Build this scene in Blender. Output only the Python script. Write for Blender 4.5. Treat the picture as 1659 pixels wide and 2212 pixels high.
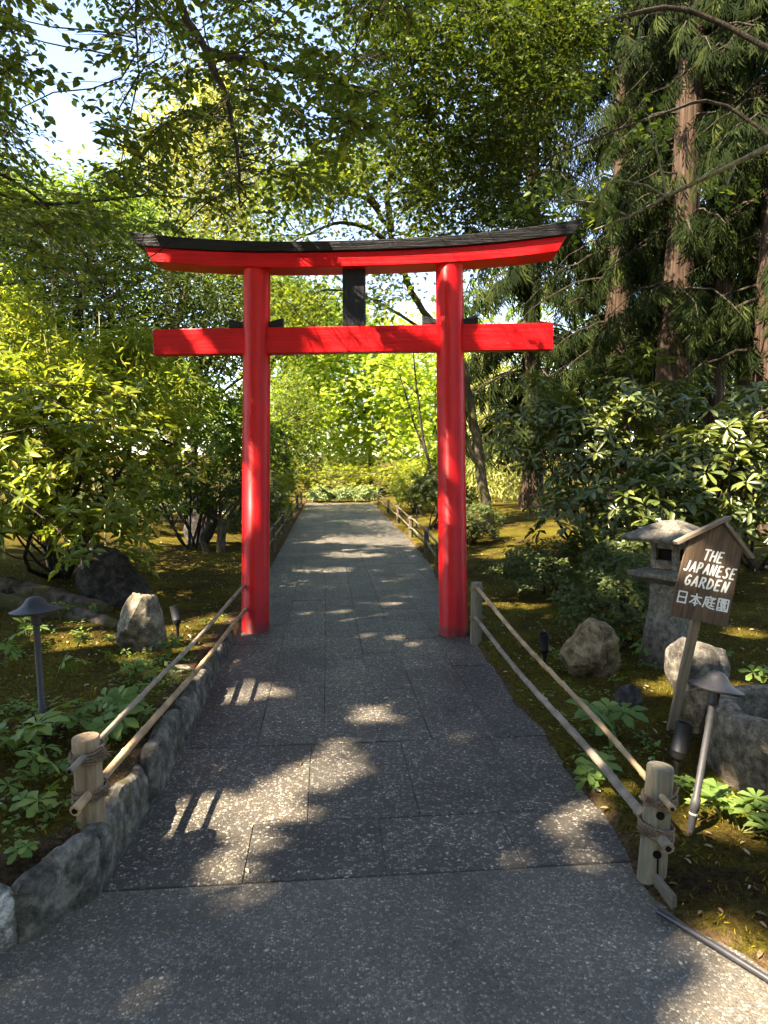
import bpy, bmesh, math
import numpy as np
from mathutils import Vector, Matrix, noise

for o in list(bpy.data.objects):
    bpy.data.objects.remove(o)
SC = bpy.context.scene
COL = SC.collection
R = math.radians
RNG = np.random.default_rng(7)

# ------------------------------------------------------------------ camera
CAM_H = 1.6
F_PX, CX, CY = 1400.0, 829.5, 1106.0          # solved on a 1659 x 2212 copy of the photo
PITCH, YAW = math.atan(101 / F_PX), R(5.1)
cam = bpy.data.cameras.new('camera')
cam.sensor_fit = 'VERTICAL'
cam.sensor_height = 36.0
cam.lens = F_PX / 2212.0 * 36.0
cam.clip_start, cam.clip_end = 0.05, 2000
camo = bpy.data.objects.new('camera', cam)
camo.location = (0, 0, CAM_H)
camo.rotation_euler = (R(90) - PITCH, 0, -YAW)
COL.objects.link(camo)
SC.camera = camo
# ------------------------------------------------------------------ sky, sun, exposure
SUN_EL = R(50)
SUN_AZ = np.array([-0.86, -0.51]); SUN_AZ /= np.linalg.norm(SUN_AZ)     # where the sun stands: left, a little behind
SUN_FROM = np.array([SUN_AZ[0] * math.cos(SUN_EL), SUN_AZ[1] * math.cos(SUN_EL), math.sin(SUN_EL)])
SUN_DIR = -SUN_FROM
world = bpy.data.worlds.new('World'); SC.world = world; world.use_nodes = True
wn = world.node_tree
sky = wn.nodes.new('ShaderNodeTexSky'); sky.sky_type = 'NISHITA'; sky.sun_disc = False
sky.sun_elevation = SUN_EL; sky.sun_rotation = math.atan2(SUN_AZ[0], SUN_AZ[1])
sky.air_density = 1.0; sky.dust_density = 0.4; sky.ozone_density = 1.2; sky.altitude = 500
wn.links.new(sky.outputs[0], wn.nodes['Background'].inputs[0])
wn.nodes['Background'].inputs[1].default_value = 0.105
sl = bpy.data.lights.new('sun', 'SUN'); sl.energy = 5.0; sl.angle = R(0.53); sl.color = (1.0, 0.93, 0.80)
so = bpy.data.objects.new('sun', sl); COL.objects.link(so)
so.rotation_euler = Vector(SUN_FROM).to_track_quat('Z', 'Y').to_euler()
so.location = (-20, -12, 30)
SC.view_settings.view_transform = 'Standard'; SC.view_settings.look = 'None'
SC.view_settings.exposure = 2.75; SC.view_settings.gamma = 1.0
SC.view_settings.use_white_balance = True; SC.view_settings.white_balance_temperature = 7450; SC.view_settings.white_balance_tint = 15
SC.render.engine = 'CYCLES'
SC.cycles.use_denoising = True
SC.cycles.max_bounces = 6; SC.cycles.diffuse_bounces = 3; SC.cycles.glossy_bounces = 2
SC.cycles.use_adaptive_sampling = True; SC.cycles.adaptive_threshold = 0.03
SC.cycles.transmission_bounces = 4; SC.cycles.transparent_max_bounces = 4
SC.cycles.sample_clamp_indirect = 6.0
SC.cycles.caustics_reflective = False; SC.cycles.caustics_refractive = False

# ------------------------------------------------------------------ solve helpers (pixel of the photo -> point in the place)
_fw = np.array([math.sin(YAW) * math.cos(PITCH), math.cos(YAW) * math.cos(PITCH), -math.sin(PITCH)])
_rt = np.array([math.cos(YAW), -math.sin(YAW), 0.0]); _up = np.cross(_rt, _fw)
CAMP = np.array([0, 0, CAM_H])
def rays(x, y):
    x = np.atleast_1d(np.asarray(x, float)); y = np.atleast_1d(np.asarray(y, float))
    return _fw + _rt * ((x - CX) / F_PX)[:, None] - _up * ((y - CY) / F_PX)[:, None]
def gnd(x, y, z=0.0):
    d = rays(x, y); p = CAMP + d * ((z - CAM_H) / d[:, 2])[:, None]
    return p[0] if len(p) == 1 else p
def at(x, y, Y):
    d = rays(x, y); p = CAMP + d * (np.asarray(Y) / d[:, 1])[:, None]
    return p[0] if len(p) == 1 else p
def project(p):
    q = np.asarray(p) - CAMP; d = q @ _fw
    return CX + F_PX * (q @ _rt) / d, CY - F_PX * (q @ _up) / d, d

# ------------------------------------------------------------------ objects, tags
def tag(o, label=None, cat=None, group=None, kind=None):
    if label: o['label'] = label
    if cat: o['category'] = cat
    if group: o['group'] = group
    if kind: o['kind'] = kind
    return o
def thing(name, label, cat, loc=(0, 0, 0), rot=(0, 0, 0), group=None):
    o = bpy.data.objects.new(name, None); COL.objects.link(o)
    o.location = loc; o.rotation_euler = rot; o.empty_display_size = 0.1
    return tag(o, label, cat, group)
def link(name, me, mat, parent=None):
    o = bpy.data.objects.new(name, me); COL.objects.link(o)
    if mat is not None and len(me.materials) == 0: me.materials.append(mat)
    if parent is not None: o.parent = parent
    return o

class MB:
    """collects verts and faces of one mesh"""
    def __init__(s): s.v, s.f, s.n = [], [], 0
    def add(s, v, f):
        v = np.asarray(v, float).reshape(-1, 3)
        s.v.append(v); s.f += [tuple(int(i) + s.n for i in q) for q in f]; s.n += len(v); return s
    def box(s, c, size, rot=None):
        hx, hy, hz = [k / 2 for k in size]
        v = np.array([(x, y, z) for z in (-hz, hz) for y in (-hy, hy) for x in (-hx, hx)])
        if rot is not None: v = v @ np.array(rot.to_3x3()).T
        return s.add(v + np.array(c), [(0, 2, 3, 1), (4, 5, 7, 6), (0, 1, 5, 4), (2, 6, 7, 3), (0, 4, 6, 2), (1, 3, 7, 5)])
    def tube(s, pts, rad, n=10, cap=True, rough=0.0, flute=0, seed=0):
        pts = np.asarray(pts, float); m = len(pts); rad = np.broadcast_to(np.asarray(rad, float), (m,))
        tg = np.gradient(pts, axis=0); tg /= np.linalg.norm(tg, axis=1)[:, None] + 1e-9
        ref = np.array([0, 0, 1.0]) if abs(tg[0][2]) < 0.9 else np.array([1.0, 0, 0])
        V = []
        ang = np.arange(n) * 2 * math.pi / n
        rr = np.random.default_rng(seed)
        fl = 1 + rough * rr.standard_normal(n) * (1 if flute else 0)
        a = None
        for i in range(m):
            if a is None: a = np.cross(tg[i], ref)
            else: a = a - tg[i] * (a @ tg[i])
            a /= np.linalg.norm(a) + 1e-9; b = np.cross(tg[i], a)
            r = rad[i] * (fl + rough * 0.6 * rr.standard_normal(n))
            V.append(pts[i] + np.outer(np.cos(ang) * r, a) + np.outer(np.sin(ang) * r, b))
        F = [(i * n + k, i * n + (k + 1) % n, (i + 1) * n + (k + 1) % n, (i + 1) * n + k) for i in range(m - 1) for k in range(n)]
        if cap: F += [tuple(range(n - 1, -1, -1)), tuple((m - 1) * n + k for k in range(n))]
        return s.add(np.concatenate(V), F)
    def lathe(s, prof, n=24, c=(0, 0, 0)):
        prof = np.asarray(prof, float); m = len(prof); ang = np.arange(n) * 2 * math.pi / n
        V = np.concatenate([np.stack([r * np.cos(ang), r * np.sin(ang), np.full(n, z)], 1) for r, z in prof]) + np.array(c)
        F = [(i * n + k, i * n + (k + 1) % n, (i + 1) * n + (k + 1) % n, (i + 1) * n + k) for i in range(m - 1) for k in range(n)]
        F += [tuple(range(n - 1, -1, -1)), tuple((m - 1) * n + k for k in range(n))]
        return s.add(V, F)
    def build(s, name, mat, parent=None, smooth=False, bevel=0.0):
        me = bpy.data.meshes.new(name); me.from_pydata(np.concatenate(s.v).tolist(), [], s.f)
        if smooth: me.polygons.foreach_set('use_smooth', [True] * len(me.polygons))
        me.update()
        if smooth: me.set_sharp_from_angle(angle=R(50))
        o = link(name, me, mat, parent)
        if bevel:
            b = o.modifiers.new('bevel', 'BEVEL'); b.width = bevel; b.segments = 2; b.limit_method = 'ANGLE'
        return o

def np_mesh(name, V, quads=None, tris=None, rnd=None, smooth=False):
    me = bpy.data.meshes.new(name)
    me.vertices.add(len(V)); me.vertices.foreach_set('co', np.ascontiguousarray(V, np.float32).ravel())
    loops, starts, k = [], [], 0
    if quads is not None and len(quads):
        loops.append(quads.ravel()); starts.append(np.arange(len(quads)) * 4 + k); k += len(quads) * 4
    if tris is not None and len(tris):
        loops.append(tris.ravel()); starts.append(np.arange(len(tris)) * 3 + k); k += len(tris) * 3
    lo = np.concatenate(loops).astype(np.int32); st = np.concatenate(starts).astype(np.int32)
    me.loops.add(len(lo)); me.loops.foreach_set('vertex_index', lo)
    me.polygons.add(len(st)); me.polygons.foreach_set('loop_start', st)
    if smooth: me.polygons.foreach_set('use_smooth', np.ones(len(st), bool))
    me.update(calc_edges=True)
    if rnd is not None:
        a = me.attributes.new('rnd', 'FLOAT', 'POINT'); a.data.foreach_set('value', rnd.astype(np.float32))
    return me

# ------------------------------------------------------------------ materials
def nmat(name):
    m = bpy.data.materials.new(name); m.use_nodes = True
    nt = m.node_tree; return m, nt, nt.nodes, nt.links, nt.nodes['Principled BSDF']
def ramp(nodes, stops, interp='LINEAR'):
    r = nodes.new('ShaderNodeValToRGB'); cr = r.color_ramp; cr.interpolation = interp
    while len(cr.elements) < len(stops): cr.elements.new(0.5)
    for e, (p, c) in zip(cr.elements, stops): e.position = p; e.color = (*c, 1) if len(c) == 3 else c
    return r
def texnoise(nodes, links, scale, detail=6, rough=0.6, vec=None, dist=0.0):
    n = nodes.new('ShaderNodeTexNoise'); n.inputs['Scale'].default_value = scale
    n.inputs['Detail'].default_value = detail; n.inputs['Roughness'].default_value = rough; n.inputs['Distortion'].default_value = dist
    if vec is not None: links.new(vec, n.inputs['Vector'])
    return n
def coords(nodes, links, kind='Object', scale=(1, 1, 1), rot=(0, 0, 0)):
    t = nodes.new('ShaderNodeTexCoord'); mp = nodes.new('ShaderNodeMapping')
    mp.inputs['Scale'].default_value = scale; mp.inputs['Rotation'].default_value = rot
    links.new(t.outputs[kind], mp.inputs['Vector']); return mp.outputs[0]
def bump(nodes, links, bsdf, height, strength=0.3, dist=0.01, prev=None):
    b = nodes.new('ShaderNodeBump'); b.inputs['Strength'].default_value = strength; b.inputs['Distance'].default_value = dist
    links.new(height, b.inputs['Height'])
    if prev is not None: links.new(prev, b.inputs['Normal'])
    links.new(b.outputs[0], bsdf.inputs['Normal']); return b.outputs[0]
def mixc(nodes, links, fac, a, b, mode='MIX'):
    m = nodes.new('ShaderNodeMix'); m.data_type = 'RGBA'; m.blend_type = mode
    for s, i in ((fac, 0), (a, 6), (b, 7)):
        if hasattr(s, 'is_linked') or hasattr(s, 'links'): links.new(s, m.inputs[i])
        elif i == 0: m.inputs[0].default_value = s
        else: m.inputs[i].default_value = (*s, 1)
    return m.outputs[2]

def leaf_mat(name, stops, trans, tmix=0.35, rough=0.5, spec=0.18, spots=None):
    m, nt, N, L, B = nmat(name)
    at_ = N.new('ShaderNodeAttribute'); at_.attribute_name = 'rnd'
    oi = N.new('ShaderNodeObjectInfo')
    ad = N.new('ShaderNodeMath'); ad.operation = 'ADD'; L.new(at_.outputs['Fac'], ad.inputs[0]); L.new(oi.outputs['Random'], ad.inputs[1])
    fr = N.new('ShaderNodeMath'); fr.operation = 'FRACT'; L.new(ad.outputs[0], fr.inputs[0])
    rp = ramp(N, stops); L.new(fr.outputs[0], rp.inputs[0])
    col = rp.outputs[0]
    if spots:
        no = texnoise(N, L, spots[1], 2, 0.5, coords(N, L, 'Object'))
        r2 = ramp(N, [(0.55, (0, 0, 0)), (0.66, (1, 1, 1))]); L.new(no.outputs[0], r2.inputs[0])
        col = mixc(N, L, r2.outputs[0], col, spots[0])
    L.new(col, B.inputs['Base Color'])
    B.inputs['Roughness'].default_value = rough; B.inputs['Specular IOR Level'].default_value = spec
    tr = N.new('ShaderNodeBsdfTranslucent')
    mul = mixc(N, L, 1.0, col, trans, 'MULTIPLY'); L.new(mul, tr.inputs[0])
    mx = N.new('ShaderNodeMixShader'); mx.inputs[0].default_value = tmix
    L.new(B.outputs[0], mx.inputs[1]); L.new(tr.outputs[0], mx.inputs[2])
    L.new(mx.outputs[0], N['Material Output'].inputs[0])
    return m
# foliage (real albedos; the translucent part is tinted by a multiplier)
TR = (2.2, 2.0, 0.9)
M = {}
M['beech'] = leaf_mat('beech_leaf', [(0, (0.05, 0.08, 0.016)), (0.6, (0.08, 0.115, 0.024)), (0.9, (0.115, 0.15, 0.03)), (1, (0.25, 0.27, 0.03))], TR, 0.45)
M['shade'] = leaf_mat('shade_leaf', [(0, (0.04, 0.06, 0.012)), (1, (0.08, 0.11, 0.02))], (1.0, 1.0, 0.6), 0.12)
M['aucuba'] = leaf_mat('aucuba_leaf', [(0, (0.105, 0.155, 0.025)), (0.7, (0.16, 0.215, 0.035)), (0.96, (0.23, 0.27, 0.045)), (0.985, (0.55, 0.42, 0.08)), (1, (0.6, 0.45, 0.12))], TR, 0.32, 0.36, 0.3, ((0.2, 0.235, 0.04), 9.0))
M['bamboo'] = leaf_mat('bamboo_leaf', [(0, (0.10, 0.15, 0.02)), (0.6, (0.165, 0.215, 0.03)), (1, (0.28, 0.30, 0.06))], TR, 0.4)
M['yew'] = leaf_mat('yew_leaf', [(0, (0.018, 0.03, 0.010)), (0.8, (0.035, 0.055, 0.016)), (1, (0.07, 0.10, 0.025))], TR, 0.15, 0.7, 0.1)
M['laurel'] = leaf_mat('laurel_leaf', [(0, (0.065, 0.12, 0.022)), (1, (0.15, 0.22, 0.04))], TR, 0.3)
M['pale'] = leaf_mat('pale_leaf', [(0, (0.13, 0.15, 0.04)), (0.7, (0.24, 0.26, 0.08)), (1, (0.42, 0.42, 0.18))], TR, 0.35)
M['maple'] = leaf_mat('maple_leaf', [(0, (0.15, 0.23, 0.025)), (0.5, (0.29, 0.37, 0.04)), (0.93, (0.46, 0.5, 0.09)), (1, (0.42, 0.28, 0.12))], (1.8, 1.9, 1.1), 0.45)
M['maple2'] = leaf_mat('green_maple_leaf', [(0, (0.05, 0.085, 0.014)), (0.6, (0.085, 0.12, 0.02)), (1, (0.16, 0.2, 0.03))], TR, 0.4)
M['katsura'] = leaf_mat('katsura_leaf', [(0, (0.02, 0.04, 0.008)), (0.6, (0.036, 0.06, 0.011)), (1, (0.09, 0.12, 0.02))], TR, 0.3)
M['cedar'] = leaf_mat('cedar_frond', [(0, (0.007, 0.014, 0.003)), (0.7, (0.015, 0.025, 0.006)), (1, (0.04, 0.054, 0.011))], TR, 0.2, 0.8, 0.08)
M['rhodo'] = leaf_mat('rhododendron_leaf', [(0, (0.048, 0.07, 0.016)), (0.7, (0.088, 0.115, 0.026)), (1, (0.16, 0.18, 0.036))], TR, 0.18, 0.36, 0.42)
M['azalea'] = leaf_mat('azalea_leaf', [(0, (0.04, 0.06, 0.018)), (0.8, (0.075, 0.10, 0.03)), (1, (0.14, 0.16, 0.05))], TR, 0.25)
M['palm'] = leaf_mat('palmate_leaf', [(0, (0.075, 0.135, 0.03)), (0.8, (0.12, 0.19, 0.045)), (1, (0.2, 0.26, 0.06))], TR, 0.3, 0.5)
M['hedge'] = leaf_mat('hedge_leaf', [(0, (0.13, 0.18, 0.02)), (1, (0.28, 0.3, 0.05))], TR, 0.35)
M['silver'] = leaf_mat('silver_leaf', [(0, (0.09, 0.15, 0.05)), (1, (0.26, 0.31, 0.15))], TR, 0.25)
M['litter'] = leaf_mat('fallen_leaf', [(0, (0.10, 0.06, 0.03)), (0.6, (0.22, 0.15, 0.07)), (1, (0.5, 0.45, 0.3))], (1.2, 1.1, 1), 0.1, 0.8)
M['mosstuft'] = leaf_mat('moss_tuft', [(0, (0.045, 0.035, 0.008)), (0.6, (0.10, 0.084, 0.011)), (1, (0.24, 0.19, 0.022))], (1.6, 1.5, .8), 0.2, 0.9, 0.05)

def simple(name, col, rough=0.6, spec=0.4, metal=0.0, nscale=30, var=0.25, bstr=0.2, scale=(1, 1, 1), dist=0.004):
    m, nt, N, L, B = nmat(name)
    v = coords(N, L, 'Object', scale)
    n1 = texnoise(N, L, nscale, 6, 0.6, v); n2 = texnoise(N, L, nscale * 0.13 + 0.6, 3, 0.5, v)
    c1 = [min(1, c * (1 - var)) for c in col]; c2 = [min(1, c * (1 + var)) for c in col]
    r = ramp(N, [(0.4, c1), (0.6, c2)]); L.new(n1.outputs[0], r.inputs[0])
    c = mixc(N, L, n2.outputs[0], r.outputs[0], [k * 0.8 for k in col])
    L.new(c, B.inputs['Base Color']); B.inputs['Roughness'].default_value = rough
    B.inputs['Specular IOR Level'].default_value = spec; B.inputs['Metallic'].default_value = metal
    bump(N, L, B, n1.outputs[0], bstr, dist); return m

def bark(name, dark, light, vs=14, zs=0.9, bstr=0.9, dist=0.03, moss=None):
    m, nt, N, L, B = nmat(name)
    v = coords(N, L, 'Object', (1, 1, zs / vs * 1.0))
    n1 = texnoise(N, L, vs, 8, 0.65, v, 0.4); n2 = texnoise(N, L, 2.2, 4, 0.6, coords(N, L))
    r = ramp(N, [(0.38, dark), (0.62, light)]); L.new(n1.outputs[0], r.inputs[0])
    c = r.outputs[0]
    if moss:
        r2 = ramp(N, [(0.48, (0, 0, 0)), (0.62, (1, 1, 1))]); L.new(n2.outputs[0], r2.inputs[0])
        c = mixc(N, L, r2.outputs[0], c, moss)
    L.new(c, B.inputs['Base Color']); B.inputs['Roughness'].default_value = 0.9; B.inputs['Specular IOR Level'].default_value = 0.15
    bump(N, L, B, n1.outputs[0], bstr, dist); return m
M['cedarbark'] = bark('cedar_bark', (0.014, 0.009, 0.006), (0.085, 0.055, 0.036), 22, 0.7)
M['greybark'] = bark('grey_bark', (0.035, 0.028, 0.02), (0.13, 0.11, 0.08), 20, 6, moss=(0.10, 0.09, 0.03))
M['darkbark'] = bark('dark_bark', (0.02, 0.016, 0.012), (0.07, 0.055, 0.04), 24, 5)
M['lichen'] = bark('lichen_bark', (0.06, 0.054, 0.036), (0.26, 0.245, 0.17), 40, 20, 0.6, 0.008, moss=(0.22, 0.2, 0.09))
M['rootbark'] = bark('root_bark', (0.03, 0.022, 0.016), (0.14, 0.11, 0.085), 12, 8, 0.8, 0.02, moss=(0.06, 0.055, 0.014))
M['stem'] = simple('green_stem', (0.16, 0.17, 0.05), 0.6, 0.3)
M['culm'] = simple('bamboo_culm', (0.36, 0.36, 0.14), 0.4, 0.4, nscale=8)

def stone(name, dark, mid, light, sc=6.0, moss=None, bstr=0.7, lichen=None, mthr=0.55):
    m, nt, N, L, B = nmat(name)
    v = coords(N, L)
    n1 = texnoise(N, L, sc, 10, 0.68, v, 0.3); n2 = texnoise(N, L, sc * 6, 8, 0.7, v); n3 = texnoise(N, L, min(sc * 0.35, 4.0), 6, 0.65, v)
    r = ramp(N, [(0.38, dark), (0.5, mid), (0.64, light)]); L.new(n1.outputs[0], r.inputs[0])
    c = mixc(N, L, 0.8, r.outputs[0], n2.outputs[0], 'OVERLAY')
    if lichen:
        vo = N.new('ShaderNodeTexVoronoi'); vo.inputs['Scale'].default_value = sc * 2.2; L.new(v, vo.inputs['Vector'])
        r3 = ramp(N, [(0.16, (1, 1, 1)), (0.26, (0, 0, 0))]); L.new(vo.outputs['Distance'], r3.inputs[0])
        mm = N.new('ShaderNodeMath'); mm.operation = 'MULTIPLY'; L.new(r3.outputs[0], mm.inputs[0])
        r4 = ramp(N, [(0.45, (0, 0, 0)), (0.6, (1, 1, 1))]); L.new(n3.outputs[0], r4.inputs[0]); L.new(r4.outputs[0], mm.inputs[1])
        c = mixc(N, L, mm.outputs[0], c, lichen)
    if moss:
        r2 = ramp(N, [(mthr, (0, 0, 0)), (mthr + 0.13, (1, 1, 1))]); L.new(n3.outputs[0], r2.inputs[0])
        c = mixc(N, L, r2.outputs[0], c, moss)
    L.new(c, B.inputs['Base Color']); B.inputs['Roughness'].default_value = 0.88; B.inputs['Specular IOR Level'].default_value = 0.25
    p = bump(N, L, B, n1.outputs[0], bstr, 0.03); bump(N, L, B, n2.outputs[0], bstr * 0.6, 0.008, p); return m
MOSSC = (0.085, 0.075, 0.012)
M['kerb'] = stone('kerb_stone', (0.042, 0.037, 0.029), (0.095, 0.086, 0.067), (0.22, 0.2, 0.16), 12, MOSSC, mthr=0.62)
M['kerbpale'] = stone('pale_kerb_stone', (0.08, 0.075, 0.06), (0.18, 0.168, 0.135), (0.6, 0.57, 0.5), 17)
M['rock'] = stone('rock', (0.06, 0.05, 0.036), (0.14, 0.12, 0.085), (0.30, 0.265, 0.19), 13, MOSSC, mthr=0.66)
M['rockgrey'] = stone('grey_rock', (0.03, 0.027, 0.022), (0.075, 0.068, 0.055), (0.2, 0.18, 0.14), 13, MOSSC, mthr=0.6)
M['rockwarm'] = stone('warm_rock', (0.05, 0.035, 0.02), (0.16, 0.115, 0.06), (0.30, 0.23, 0.13), 14, MOSSC, mthr=0.56)
M['rockdark'] = stone('dark_rock', (0.018, 0.016, 0.014), (0.04, 0.036, 0.032), (0.09, 0.08, 0.07), 13, MOSSC, mthr=0.64)
M['basin'] = stone('basin_stone', (0.05, 0.039, 0.027), (0.12, 0.098, 0.068), (0.24, 0.2, 0.14), 16, None, 0.8, (0.22, 0.21, 0.15))
M['lantern'] = stone('lantern_stone', (0.06, 0.053, 0.042), (0.115, 0.103, 0.08), (0.19, 0.17, 0.135), 22, (0.09, 0.09, 0.045), 0.4, (0.3, 0.29, 0.25))

def aggregate(name, matrix, peb, sc, thr, warm=0.0):
    m, nt, N, L, B = nmat(name)
    g = N.new('ShaderNodeNewGeometry')
    wb = texnoise(N, L, 14, 2, 0.5, g.outputs['Position'])
    va = N.new('ShaderNodeVectorMath'); va.operation = 'MULTIPLY_ADD'
    L.new(wb.outputs['Color'], va.inputs[0]); va.inputs[1].default_value = (0.02, 0.02, 0.02); L.new(g.outputs['Position'], va.inputs[2])
    vo = N.new('ShaderNodeTexVoronoi'); vo.inputs['Scale'].default_value = sc; L.new(va.outputs[0], vo.inputs['Vector'])
    ve = N.new('ShaderNodeTexVoronoi'); ve.feature = 'DISTANCE_TO_EDGE'; ve.inputs['Scale'].default_value = sc; L.new(va.outputs[0], ve.inputs['Vector'])
    sep = N.new('ShaderNodeSeparateColor'); L.new(vo.outputs['Color'], sep.inputs[0])
    rp = ramp(N, [(0.0, peb[0]), (thr, peb[1]), (thr + 0.02, peb[2]), (0.93, peb[3]), (1, peb[4])]); L.new(sep.outputs[0], rp.inputs[0])
    re = ramp(N, [(0.06, (0, 0, 0)), (0.2, (1, 1, 1))]); L.new(ve.outputs['Distance'], re.inputs[0])
    fine = texnoise(N, L, 260, 3, 0.7, g.outputs['Position'])
    mt = ramp(N, [(0.35, [k * 0.6 for k in matrix]), (0.7, [k * 1.6 for k in matrix])]); L.new(fine.outputs[0], mt.inputs[0])
    c = mixc(N, L, re.outputs[0], mt.outputs[0], rp.outputs[0])
    big = texnoise(N, L, 1.6, 8, 0.65, g.outputs['Position'])
    rb = ramp(N, [(0.34, (0.62, 0.61, 0.6)), (0.5, (0.98, 0.97, 0.95)), (0.66, (1.3, 1.25, 1.15))]); L.new(big.outputs[0], rb.inputs[0])
    c = mixc(N, L, 1.0, c, rb.outputs[0], 'MULTIPLY')
    oi = N.new('ShaderNodeObjectInfo'); ro = ramp(N, [(0, (0.92, 0.92, 0.93)), (1, (1.32, 1.3, 1.25))]); L.new(oi.outputs['Random'], ro.inputs[0])
    c = mixc(N, L, 1.0, c, ro.outputs[0], 'MULTIPLY')
    L.new(c, B.inputs['Base Color']); B.inputs['Roughness'].default_value = 0.62; B.inputs['Specular IOR Level'].default_value = 0.4
    bump(N, L, B, re.outputs[0], 0.5, 0.004); return m
M['paver'] = aggregate('exposed_aggregate_paver', (0.050, 0.045, 0.037), [(0.036, 0.033, 0.028), (0.062, 0.056, 0.046), (0.105, 0.096, 0.078), (0.22, 0.203, 0.166), (0.40, 0.375, 0.31)], 74, 0.58)
M['plaza'] = aggregate('aggregate_plaza', (0.072, 0.065, 0.053), [(0.045, 0.041, 0.034), (0.085, 0.077, 0.064), (0.12, 0.11, 0.09), (0.19, 0.175, 0.143), (0.33, 0.31, 0.255)], 100, 0.6)
M['joint'] = simple('joint_grit', (0.055, 0.047, 0.036), 0.95, 0.1, nscale=120)

def moss_mat():
    m, nt, N, L, B = nmat('mossy_soil')
    g = N.new('ShaderNodeNewGeometry'); P = g.outputs['Position']
    n1 = texnoise(N, L, 1.6, 6, 0.62, P, 0.4); n2 = texnoise(N, L, 42, 8, 0.7, P); n3 = texnoise(N, L, 210, 4, 0.7, P)
    r1 = ramp(N, [(0.30, (0.030, 0.019, 0.010)), (0.44, (0.055, 0.043, 0.010)), (0.58, (0.08, 0.073, 0.011)), (0.75, (0.115, 0.098, 0.014))]); L.new(n1.outputs[0], r1.inputs[0])
    r2 = ramp(N, [(0.36, (0.4, 0.36, 0.36)), (0.64, (1.6, 1.5, 1.3))]); L.new(n2.outputs[0], r2.inputs[0])
    so_ = N.new('ShaderNodeAttribute'); so_.attribute_name = 'soil'
    ns = texnoise(N, L, 9, 6, 0.7, P); ma = N.new('ShaderNodeMath'); ma.operation = 'ADD'; L.new(so_.outputs['Fac'], ma.inputs[0]); L.new(ns.outputs[0], ma.inputs[1])
    rs = ramp(N, [(0.85, (0, 0, 0)), (1.0, (1, 1, 1))]); L.new(ma.outputs[0], rs.inputs[0])
    c0 = mixc(N, L, rs.outputs[0], r1.outputs[0], (0.085, 0.058, 0.036))
    c = mixc(N, L, 1.0, c0, r2.outputs[0], 'MULTIPLY')
    r3 = ramp(N, [(0.36, (0.6, 0.6, 0.6)), (0.64, (1.4, 1.4, 1.3))]); L.new(n3.outputs[0], r3.inputs[0])
    c = mixc(N, L, 1.0, c, r3.outputs[0], 'MULTIPLY')
    L.new(c, B.inputs['Base Color']); B.inputs['Roughness'].default_value = 1.0; B.inputs['Specular IOR Level'].default_value = 0.05
    p = bump(N, L, B, n2.outputs[0], 0.8, 0.03); bump(N, L, B, n3.outputs[0], 0.8, 0.008, p); return m
M['moss'] = moss_mat()

def red_paint(name, streak):
    m, nt, N, L, B = nmat(name)
    v = coords(N, L, 'Object', (1, 1, 0.02) if streak else (0.03, 1, 1))
    n1 = texnoise(N, L, 70, 5, 0.6, v); n2 = texnoise(N, L, 45, 5, 0.65, coords(N, L)); n3 = texnoise(N, L, 2.0, 4, 0.6, coords(N, L))
    r = ramp(N, [(0.35, (0.52, 0.003, 0.006)), (0.65, (0.68, 0.006, 0.009))]); L.new(n3.outputs[0], r.inputs[0])
    wr = ramp(N, [(0.66, (0, 0, 0)), (0.72, (1, 1, 1))]); L.new(n2.outputs[0], wr.inputs[0])
    c = mixc(N, L, wr.outputs[0], r.outputs[0], (0.62, 0.10, 0.09))
    st = ramp(N, [(0.36, (0.72, 0.7, 0.7)), (0.64, (1.12, 1.2, 1.1))]); L.new(n1.outputs[0], st.inputs[0])
    c = mixc(N, L, 0.8, c, st.outputs[0], 'MULTIPLY')
    sx = N.new('ShaderNodeSeparateXYZ'); L.new(coords(N, L), sx.inputs[0])
    dn = texnoise(N, L, 14, 5, 0.7, coords(N, L)); dm = N.new('ShaderNodeMath'); dm.operation = 'MULTIPLY_ADD'; L.new(dn.outputs[0], dm.inputs[0]); dm.inputs[1].default_value = -0.13; L.new(sx.outputs[2], dm.inputs[2])
    dr = ramp(N, [(0.0, (1, 1, 1)), (0.06, (0, 0, 0))]); L.new(dm.outputs[0], dr.inputs[0])
    dr.color_ramp.elements[0].color = (.7, .7, .7, 1)
    c = mixc(N, L, dr.outputs[0], c, (0.16, 0.02, 0.016))
    L.new(c, B.inputs['Base Color'])
    rr = ramp(N, [(0.38, (0.5 if streak else 0.3,) * 3), (0.62, (0.66 if streak else 0.5,) * 3)]); L.new(n1.outputs[0], rr.inputs[0]); L.new(rr.outputs[0], B.inputs['Roughness'])
    B.inputs['Specular IOR Level'].default_value = 0.75 if streak else 0.25
    if streak:
        tg = N.new('ShaderNodeTangent'); tg.direction_type = 'RADIAL'; tg.axis = 'Z'; L.new(tg.outputs[0], B.inputs['Tangent'])
        B.inputs['Anisotropic'].default_value = 0.92; B.inputs['Anisotropic Rotation'].default_value = 0.25
    p = bump(N, L, B, n1.outputs[0], 0.25, 0.004); bump(N, L, B, n2.outputs[0], 0.18, 0.003, p); return m
M['redpillar'] = red_paint('red_pillar_paint', True)
M['redbeam'] = red_paint('red_beam_paint', False)
def black_paint(name, vert):
    m, nt, N, L, B = nmat(name)
    v = coords(N, L, 'Object', (1, 1, 0.05) if vert else (0.05, 1, 1))
    n1 = texnoise(N, L, 60, 6, 0.65, v, 0.5)
    r = ramp(N, [(0.4, (0.003, 0.0035, 0.004)), (0.66, (0.012, 0.013, 0.016))]); L.new(n1.outputs[0], r.inputs[0]); L.new(r.outputs[0], B.inputs['Base Color'])
    B.inputs['Roughness'].default_value = 0.5; B.inputs['Specular IOR Level'].default_value = 0.25
    bump(N, L, B, n1.outputs[0], 0.9, 0.012); return m
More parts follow.
